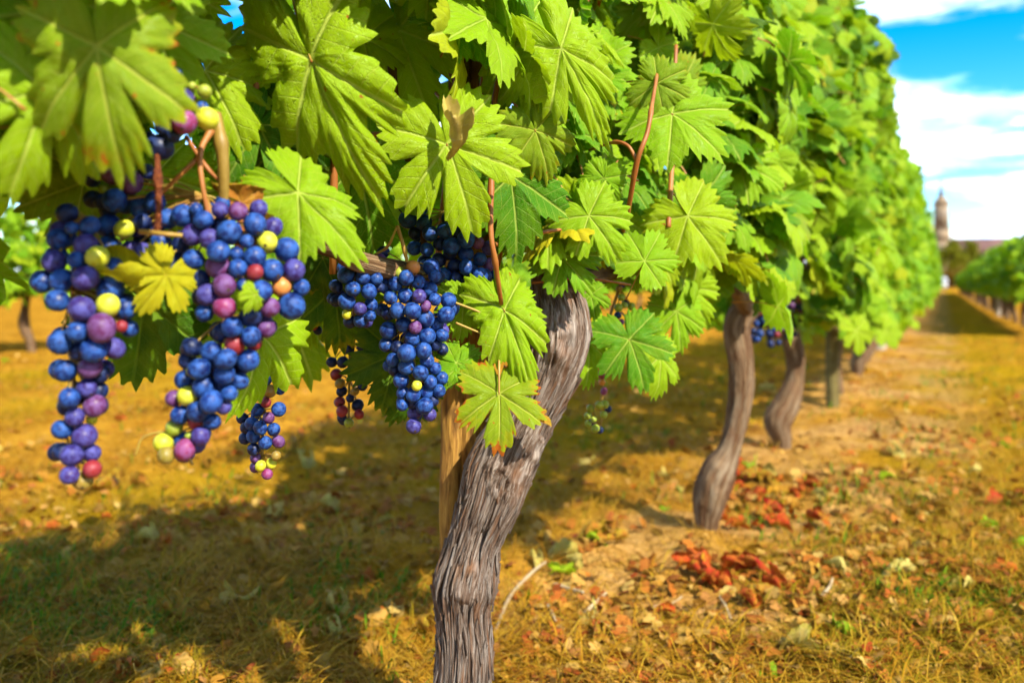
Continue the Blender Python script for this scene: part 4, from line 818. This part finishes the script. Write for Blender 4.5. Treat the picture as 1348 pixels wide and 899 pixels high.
v2 = near_vine([(928, 722), (930, 690), (934, 655), (946, 620), (962, 585), (974, 530), (976, 480), (970, 430), (985, 400)], [12, 14, 22, 23, 15, 15, 16, 18, 17], 1.84,
               'vine with bare brown S-curved trunk and a round knob low down', 1.36, 2.4, 0.50, 1.56, BARK2, 'm', 295, 560, xf=0.2, check=True, amp=0.0022, knots=((P(943, 640, 1.79), 0.03, 0.010),))
wild_bunch(v2, P(1003, 352, 2.05), 0.10, 0.035, 26, 0.0095, 'kkkkkkbrp'); wild_bunch(v2, P(1018, 385, 2.1), 0.12, 0.045, 40, 0.0095, 'kkkkkkkbrp'); wild_bunch(v2, P(994, 400, 2.1), 0.09, 0.03, 20, 0.009, 'kkb')
v3 = near_vine([(1028, 605), (1029, 580), (1024, 555), (1036, 530), (1046, 500), (1047, 470), (1040, 440), (1034, 400)], [11, 12, 18, 17, 12, 12, 13, 12], 2.82,
               'vine with dark bulging trunk foot beneath a cluster of dark grapes', 2.38, 3.48, 0.42, 1.56, BARK2, 'm', 290, 560, xf=0.22)
wild_bunch(v3, P(1040, 385, 2.55), 0.13, 0.05, 45, 0.0095, 'kkkkkkkkkbrpg'); wild_bunch(v3, P(1063, 335, 2.6), 0.06, 0.03, 12, 0.0095, 'kbrp')
v4 = near_vine([(1101, 525), (1102, 512), (1100, 480), (1104, 440), (1102, 400)], [8, 8, 7, 7, 7], 4.12,
               'slim vine hidden behind the short mossy post', 3.46, 4.7, 0.34, 1.56, BARK2, 'm', 260, 600, xf=0.24)
v5 = near_vine([(1127, 500), (1128, 490), (1130, 475), (1142, 460), (1150, 440), (1150, 400)], [6, 7, 10, 9, 7, 7], 5.2,
               'vine with dark trunk bent sideways just before the pale post', 4.7, 5.95, 0.26, 1.56, BARK2, 'm', 200, 620, xf=0.25)
wild_bunch(v5, P(1134, 398, 5.0), 0.14, 0.05, 40, 0.01, 'kkb')

# ---- farther vines share a few crowns
def crown_mesh(n, zb, zt, xf, xb, kinds, seed, mat=GREEN, ln=1.2):
    random.seed(seed); fr = scatter(-ln / 2, ln / 2, zb, zt, n, xf, xb, False, 0.045, 0.082, 0.0); return joined_leaves('foliage', fr, kinds, mat)
CROWN = [crown_mesh(860, 0.33, 1.56, 0.25, 0.22, LOW, 50 + q) for q in range(4)]
CROWN_R = [crown_mesh(600, 0.38, 1.10, 0.22, 0.22, LOW, 70 + q) for q in range(4)]
def far_trunk(seed):
    g = np.random.default_rng(seed); a = g.normal(0, 0.035, 6)
    V, Q = tube([(0, 0, -0.08), (a[0] * .3, a[1] * .3, 0.08), (a[0], a[1], 0.22), (a[2], a[3], 0.4), (a[4] * .5, a[5], 0.62), (0, 0, 0.85)], [.036, .034, .044, .03, .032, .012], 26, 14, True, bark_disp(0.002, 3, seed))
    return bark_mesh('trunk', V, Q, [BARK2])
FT = [far_trunk(20 + q) for q in range(5)]
def far_vine(x, y, crowns, label, group, q):
    r = thing('grape_vine', (x, y, gz(x, y)), label, 'vine', group); g = random.Random(q * 31 + int(x * 10)); Mb = Matrix.Translation((x, y, gz(x, y)))
    obj('trunk', FT[g.randrange(5)], r, Mb @ Matrix.Rotation(g.uniform(0, 6.28), 4, 'Z'))
    o = obj('foliage', crowns[g.randrange(4)], r, Mb @ Matrix.Diagonal((g.choice((1, 1, -1)) if False else 1, g.choice((1, -1)), g.uniform(0.96, 1.05), 1))); o['kind'] = 'stuff'
for q in range(54): far_vine(ROWX + random.uniform(-.03, .03), 6.5 + q * 1.09, CROWN, 'sunlit vine in the tall row running on beyond the pale post toward the church', 'vines of the near row beyond the pale post', q)
for q in range(47): far_vine(0.90 + random.uniform(-.03, .03), 10.8 + q * 1.09, CROWN_R, 'shaded low vine in the row across the grassy alley', 'vines of the row across the alley', 100 + q)
for q in range(42): far_vine(-6.6 + random.uniform(-.03, .03), 1.0 + q * 1.09, CROWN_R, 'vine of the distant row glimpsed beneath the near row', 'vines of the distant row', 200 + q)

# ------------------------------------------------------------------ stakes and posts
def post(name, pts, rad, mat, label, ns=20, amp=0.002, sq=False):
    b = np.array(pts[0], float); r = thing(name, (b[0], b[1], gz(b[0], b[1])), label, 'post'); p3 = np.asarray(pts, float)
    base = np.array([b[0], b[1], gz(b[0], b[1])]); ds = bark_disp(amp, 3.2, 4.0)
    f = (lambda th, L, Pt: ds(th, L, Pt) + rad * 0.16 * np.abs(np.sin(2 * th + 0.6)) ** 0.7) if sq else ds
    V, Q = tube(p3 - base, np.full(len(p3), rad), 120, ns * 2, True, f)
    obj('shaft', bark_mesh('shaft', V, Q, [mat]), r, Matrix.Translation(Vector(base))); return r
def split_stake():
    d = 0.985; base = P(606, 375, d); base[2] = gz(base[0], base[1])
    r = thing('wooden_stake', base, 'split golden brown wooden stake standing behind the shaggy old trunk', 'post')
    for px, wd, dd, mt in ((594, 0.0125, 0.0, STAKE), (616, 0.013, 0.004, STAKE), (633, 0.010, 0.008, STAKE)):
        pts = [P(px, 1030, d + dd), P(px, 850, d + dd), P(px + 2, 600, d + dd), P(px + 8, 350, d + dd), P(px + 14, 100, d + dd), P(px + 18, -40, d + dd)]
        V, Q = tube(np.array(pts) - base, np.full(6, wd), 200, 26, True, lambda th, L, Pt, s=px: bark_disp(0.0012, 3, s)(th, L, Pt) + wd * 0.2 * np.abs(np.sin(2 * th)) - 0.002 * (np.abs((L * 3.1 + s) % 1 - 0.5) < 0.03))
        obj('split_rail', bark_mesh('split_rail', V, Q, [mt]), r, Matrix.Translation(Vector(base)))
split_stake()
a = G(1096, 534); post('vine_post', [a + [0, 0, -.1], a, a + [0, 0, .3], a + [0.01, 0, 0.75], a + [0.01, 0, 1.3]], 0.03, POSTG, 'short mossy round post between the leaning vine trunks', 10)
a = G(1157, 462); post('vine_post', [a + [0, 0, -.1], a, a + [0.01, 0.02, .3], a + [0.03, 0.05, 0.62], a + [0.05, 0.08, 1.3]], 0.055, POSTP, 'thick pale weathered post in the near vine row', 12)
a = np.array([0.84, 17.0, 0]); post('vine_post', [a + [0, 0, -.1], a, a + [0, 0, .6], a + [0, 0, 1.2]], 0.04, POSTP, 'pale grey post in the row across the alley', 8)

# ------------------------------------------------------------------ what lies and grows on the ground
def in_view(x, y, m=60):
    px, py, d = proj(np.stack([x, y, 0 * x], -1)); return (d > 0.9) & (px > -m) & (px < 1348 + m) & (py < 980)
def strands(n, dmin, dmax, hmin, hmax, wd, lie, mat, name, label, dens=None, seed=1):
    g = np.random.default_rng(seed); d = 1 / g.uniform(1 / dmax, 1 / dmin, n); px = g.uniform(-80, 1430, n); xy = np.outer(d, CD[:2]) + np.outer((px - 674) / F * d, CX[:2])
    keep = np.ones(n, bool) if dens is None else g.random(n) < dens(xy[:, 0], xy[:, 1])
    xy = xy[keep]; d = d[keep]; n = len(xy); z = relief(xy[:, 0], xy[:, 1]) - 0.003
    a = g.uniform(0, 6.28, n); L = g.uniform(hmin, hmax, n); lean = np.clip(g.normal(lie, 0.22, n), 0.05, 1.52)
    dr = np.stack([np.cos(a) * np.sin(lean), np.sin(a) * np.sin(lean), np.cos(lean)], -1); sd = np.stack([-np.sin(a + 0.4), np.cos(a + 0.4), 0 * a], -1) * (wd * np.maximum(1, d / 2.4) * g.uniform(0.6, 1.3, n))[:, None]
    b = np.column_stack([xy, z]); m = b + dr * (L * 0.55)[:, None] + [0, 0, 0.004]; e = b + dr * L[:, None] + np.column_stack([np.cos(a), np.sin(a), -1.0 * np.ones(n)]) * (L * 0.16)[:, None]
    e[:, 2] = np.maximum(e[:, 2], z + 0.002)
    V = np.stack([b - sd, b + sd, m - sd * .8, m + sd * .8, e], 1).reshape(-1, 3); o = np.arange(n)[:, None] * 5
    T = np.concatenate([o + [0, 1, 3], o + [0, 3, 2], o + [2, 3, 4]], 1).reshape(-1, 3)
    ob = obj(name, fast_mesh(name, V, T, [mat], smooth=False)); ob['kind'] = 'stuff'; tag(ob, label, 'grass'); return ob
DRYG = island_mat('dry_grass', [(0, (0.34, 0.13, 0.006)), (0.35, (0.48, 0.24, 0.010)), (0.7, (0.60, 0.37, 0.030)), (0.92, (0.40, 0.20, 0.010)), (1, (0.16, 0.06, 0.006))], 0.65, 0.25)
OLIVEG = island_mat('olive_grass', [(0, (0.22, 0.17, 0.006)), (0.4, (0.34, 0.23, 0.008)), (0.8, (0.44, 0.27, 0.012)), (1, (0.18, 0.20, 0.006))], 0.6, 0.3)
GREENG = island_mat('green_grass', [(0, (0.06, 0.20, 0.008)), (0.6, (0.12, 0.27, 0.008)), (1, (0.22, 0.32, 0.01))], 0.55, 0.35)
def bandw(x, x0, wd): return np.clip(1.4 - 1.2 * np.abs(x - x0) / wd, 0, 1)
def grassy(x, y): return np.clip(np.maximum(np.maximum(bandw(x, 0.22, 0.5), bandw(x, -1.5, 0.75)), bandw(x, -4.4, 1.3)) * (fbm(np.stack([x * 1.7, y * 1.3, 0 * x], -1), 3) * 2.6 - 0.65), 0, 1)
def clumpy(x, y): return np.clip((fbm(np.stack([x * 3.3 + 9, y * 3.3, 0 * x], -1), 2) - 0.52) * 6, 0, 1)
strands(110000, 1.0, 9.0, 0.02, 0.13, 0.0011, 1.32, DRYG, 'dry_grass', 'dry golden straw and grass stems matted over the vineyard floor', lambda x, y: (0.25 + 0.75 * clumpy(x + 3, y)) * (1 - 0.72 * bandw(x, -0.30, 0.42) * (y > 1.15)), 2)
strands(60000, 1.0, 12.0, 0.02, 0.075, 0.0012, 1.0, OLIVEG, 'olive_grass', 'olive and straw coloured grass growing in the alleys', lambda x, y: grassy(x, y), 3)
strands(34000, 1.0, 9.0, 0.015, 0.055, 0.0022, 0.7, GREENG, 'green_grass', 'small fresh green grass tufts among the dry grass', lambda x, y: np.clip(clumpy(x, y) * (0.2 + grassy(x, y) * 1.3), 0, 1), 4)
LITTER = island_mat('leaf_crumbs', [(0, (0.26, 0.08, 0.016)), (0.25, (0.46, 0.16, 0.02)), (0.45, (0.34, 0.06, 0.012)), (0.6, (0.55, 0.33, 0.08)), (0.85, (0.44, 0.20, 0.02)), (1, (0.60, 0.40, 0.10))], 0.75, 0.1)
def litter():
    g = np.random.default_rng(9); n = 16000; d = 1 / g.uniform(1 / 10.0, 1 / 1.0, n); px = g.uniform(-80, 1430, n); xy = np.outer(d, CD[:2]) + np.outer((px - 674) / F * d, CX[:2])
    k = g.random(n) < 0.15 + 0.85 * np.clip((fbm(np.stack([xy[:, 0] * 2.1 + 4, xy[:, 1] * 2.1, 0 * d], -1), 2) - 0.45) * 5, 0, 1); xy = xy[k]
    z = relief(xy[:, 0], xy[:, 1]); fr = []
    for (x, y), zz in zip(xy, z): fr.append(((x, y, zz + g.uniform(0.003, 0.014)), g.normal(0, 0.5, 3) + [0, 0, 1], g.normal(0, 1, 3), g.uniform(0.005, 0.021)))
    o = obj('leaf_litter', joined_leaves('leaf_litter', fr, TINY, LITTER)); o['kind'] = 'stuff'; tag(o, 'crumbled brown and orange leaf litter strewn over the soil', 'leaf litter')
litter()
FL = {'r': 'crumpled dark red vine leaf', 'o': 'dry orange vine leaf', 'c': 'bleached cream coloured vine leaf', 'y': 'pale yellow green vine leaf'}
def where(x, y):
    if x > -0.22: return 'lying in the grassy alley between the rows'
    if x < -0.75: return 'lying on the ground behind the near row'
    if y < 1.5: return 'on the straw beside the old trunk'
    if y < 2.4: return 'in the drift around the knobbed trunk'
    return 'on bare soil beyond the knobbed trunk'
def fallen(x, y, m, s, i=None):
    z = gz(x, y); n = np.array([random.uniform(-.45, .45), random.uniform(-.45, .45), 1]); t = np.array([random.uniform(-1, 1), random.uniform(-1, 1), 0.05]); X, Y, Z = frame(n, t)
    o = obj('fallen_leaf', leafmesh('c', random.randrange(6) if i is None else i, m), None, mat_from(X, Y, Z, (x, y, z + s * 0.22), s)); lb = FL[m] + ' ' + where(x, y); tag(o, lb, 'leaf', 'fallen leaves: ' + lb)
for px, py, m, s in [(905, 752, 'r', .05), (928, 768, 'r', .055), (948, 776, 'r', .05), (918, 742, 'r', .045), (965, 752, 'r', .045), (988, 758, 'r', .045), (1022, 776, 'r', .045), (1040, 782, 'r', .035), (985, 805, 'r', .035), (1000, 800, 'o', .035), (780, 716, 'o', .045), (808, 720, 'o', .045), (742, 733, 'c', .05), (752, 738, 'c', .035), (705, 736, 'c', .03),
                     (1102, 760, 'c', .04), (1322, 660, 'r', .055), (1335, 668, 'o', .05), (320, 797, 'c', .045), (432, 664, 'c', .05), (445, 800, 'c', .045), (442, 826, 'c', .035), (405, 610, 'c', .06), (390, 596, 'o', .07), (140, 762, 'o', .04), (985, 615, 'y', .05), (1268, 792, 'c', .035), (1185, 770, 'c', .04), (1148, 715, 'o', .03), (1240, 682, 'o', .035), (1215, 687, 'c', .025),
                     (150, 640, 'o', .06), (120, 652, 'o', .06), (180, 636, 'o', .05), (1010, 520, 'c', .07), (1180, 602, 'c', .05), (860, 585, 'o', .05), (835, 622, 'o', .04), (770, 605, 'c', .04)]:
    g_ = G(px, py); fallen(g_[0], g_[1], m, s)
for q in range(60):                                            # red and orange drift beside the knobbed trunk
    px, py = random.gauss(1010, 42), random.gauss(668, 24); g_ = G(px, min(max(py, 610), 735)); fallen(g_[0], g_[1], random.choices('roc', (6, 4, 0.6))[0], random.uniform(.022, .042))
for q in range(170):
    d = 1 / random.uniform(1 / 7.0, 1 / 1.15); px = random.uniform(-40, 1390); g_ = P(px, 375, d)
    if d < 1.2 and px < 700 and px > 520: continue
    fallen(g_[0], g_[1], random.choices('rocy', (2, 6, 1.6, 1))[0], random.uniform(.018, .04))
for pts, r in (([(650, 822), (672, 786), (700, 760), (718, 744)], .0035), ([(730, 764), (750, 772), (768, 780)], .0035), ([(719, 792), (726, 806), (731, 822)], .003), ([(768, 798), (782, 790), (798, 782)], .0035), ([(945, 786), (955, 806), (962, 822)], .0022),
               ([(1080, 800), (1092, 790), (1096, 780)], .003), ([(860, 795), (885, 790), (898, 787)], .002)):
    w3 = np.array([G(x, y) for x, y in pts]); w3[:, 2] = relief(w3[:, 0], w3[:, 1]) + 0.008 + 0.01 * np.linspace(0, 1, len(w3))
    V, Q = tube(w3 - w3[0], np.linspace(r, r * .7, len(w3)), 30, 8, True, lambda th, L, Pt: 0.0006 * (vn(np.stack([L * 90, th * 0, L * 0], -1)) - .3))
    o = obj('twig', fast_mesh('twig', V, quads_to_tris(Q), [TWIG]), None, Matrix.Translation(Vector(w3[0]))); tag(o, 'dry broken vine twig lying on the straw beside the old trunk', 'twig', 'twigs on the ground')
w3 = [G(644, 840), P(644, 800, 1.25), P(646, 770, 1.25)]
STRAW = plain('straw_stem', (0.6, 0.42, 0.1), (0.66, 0.5, 0.16), 20, 0.6)
o = obj('straw_stalk', tube_mesh('straw_stalk', STRAW, w3, [.003, .003, .0025], 12, 8)); tag(o, 'upright pale straw stalk at the foot of the old trunk', 'straw stalk')
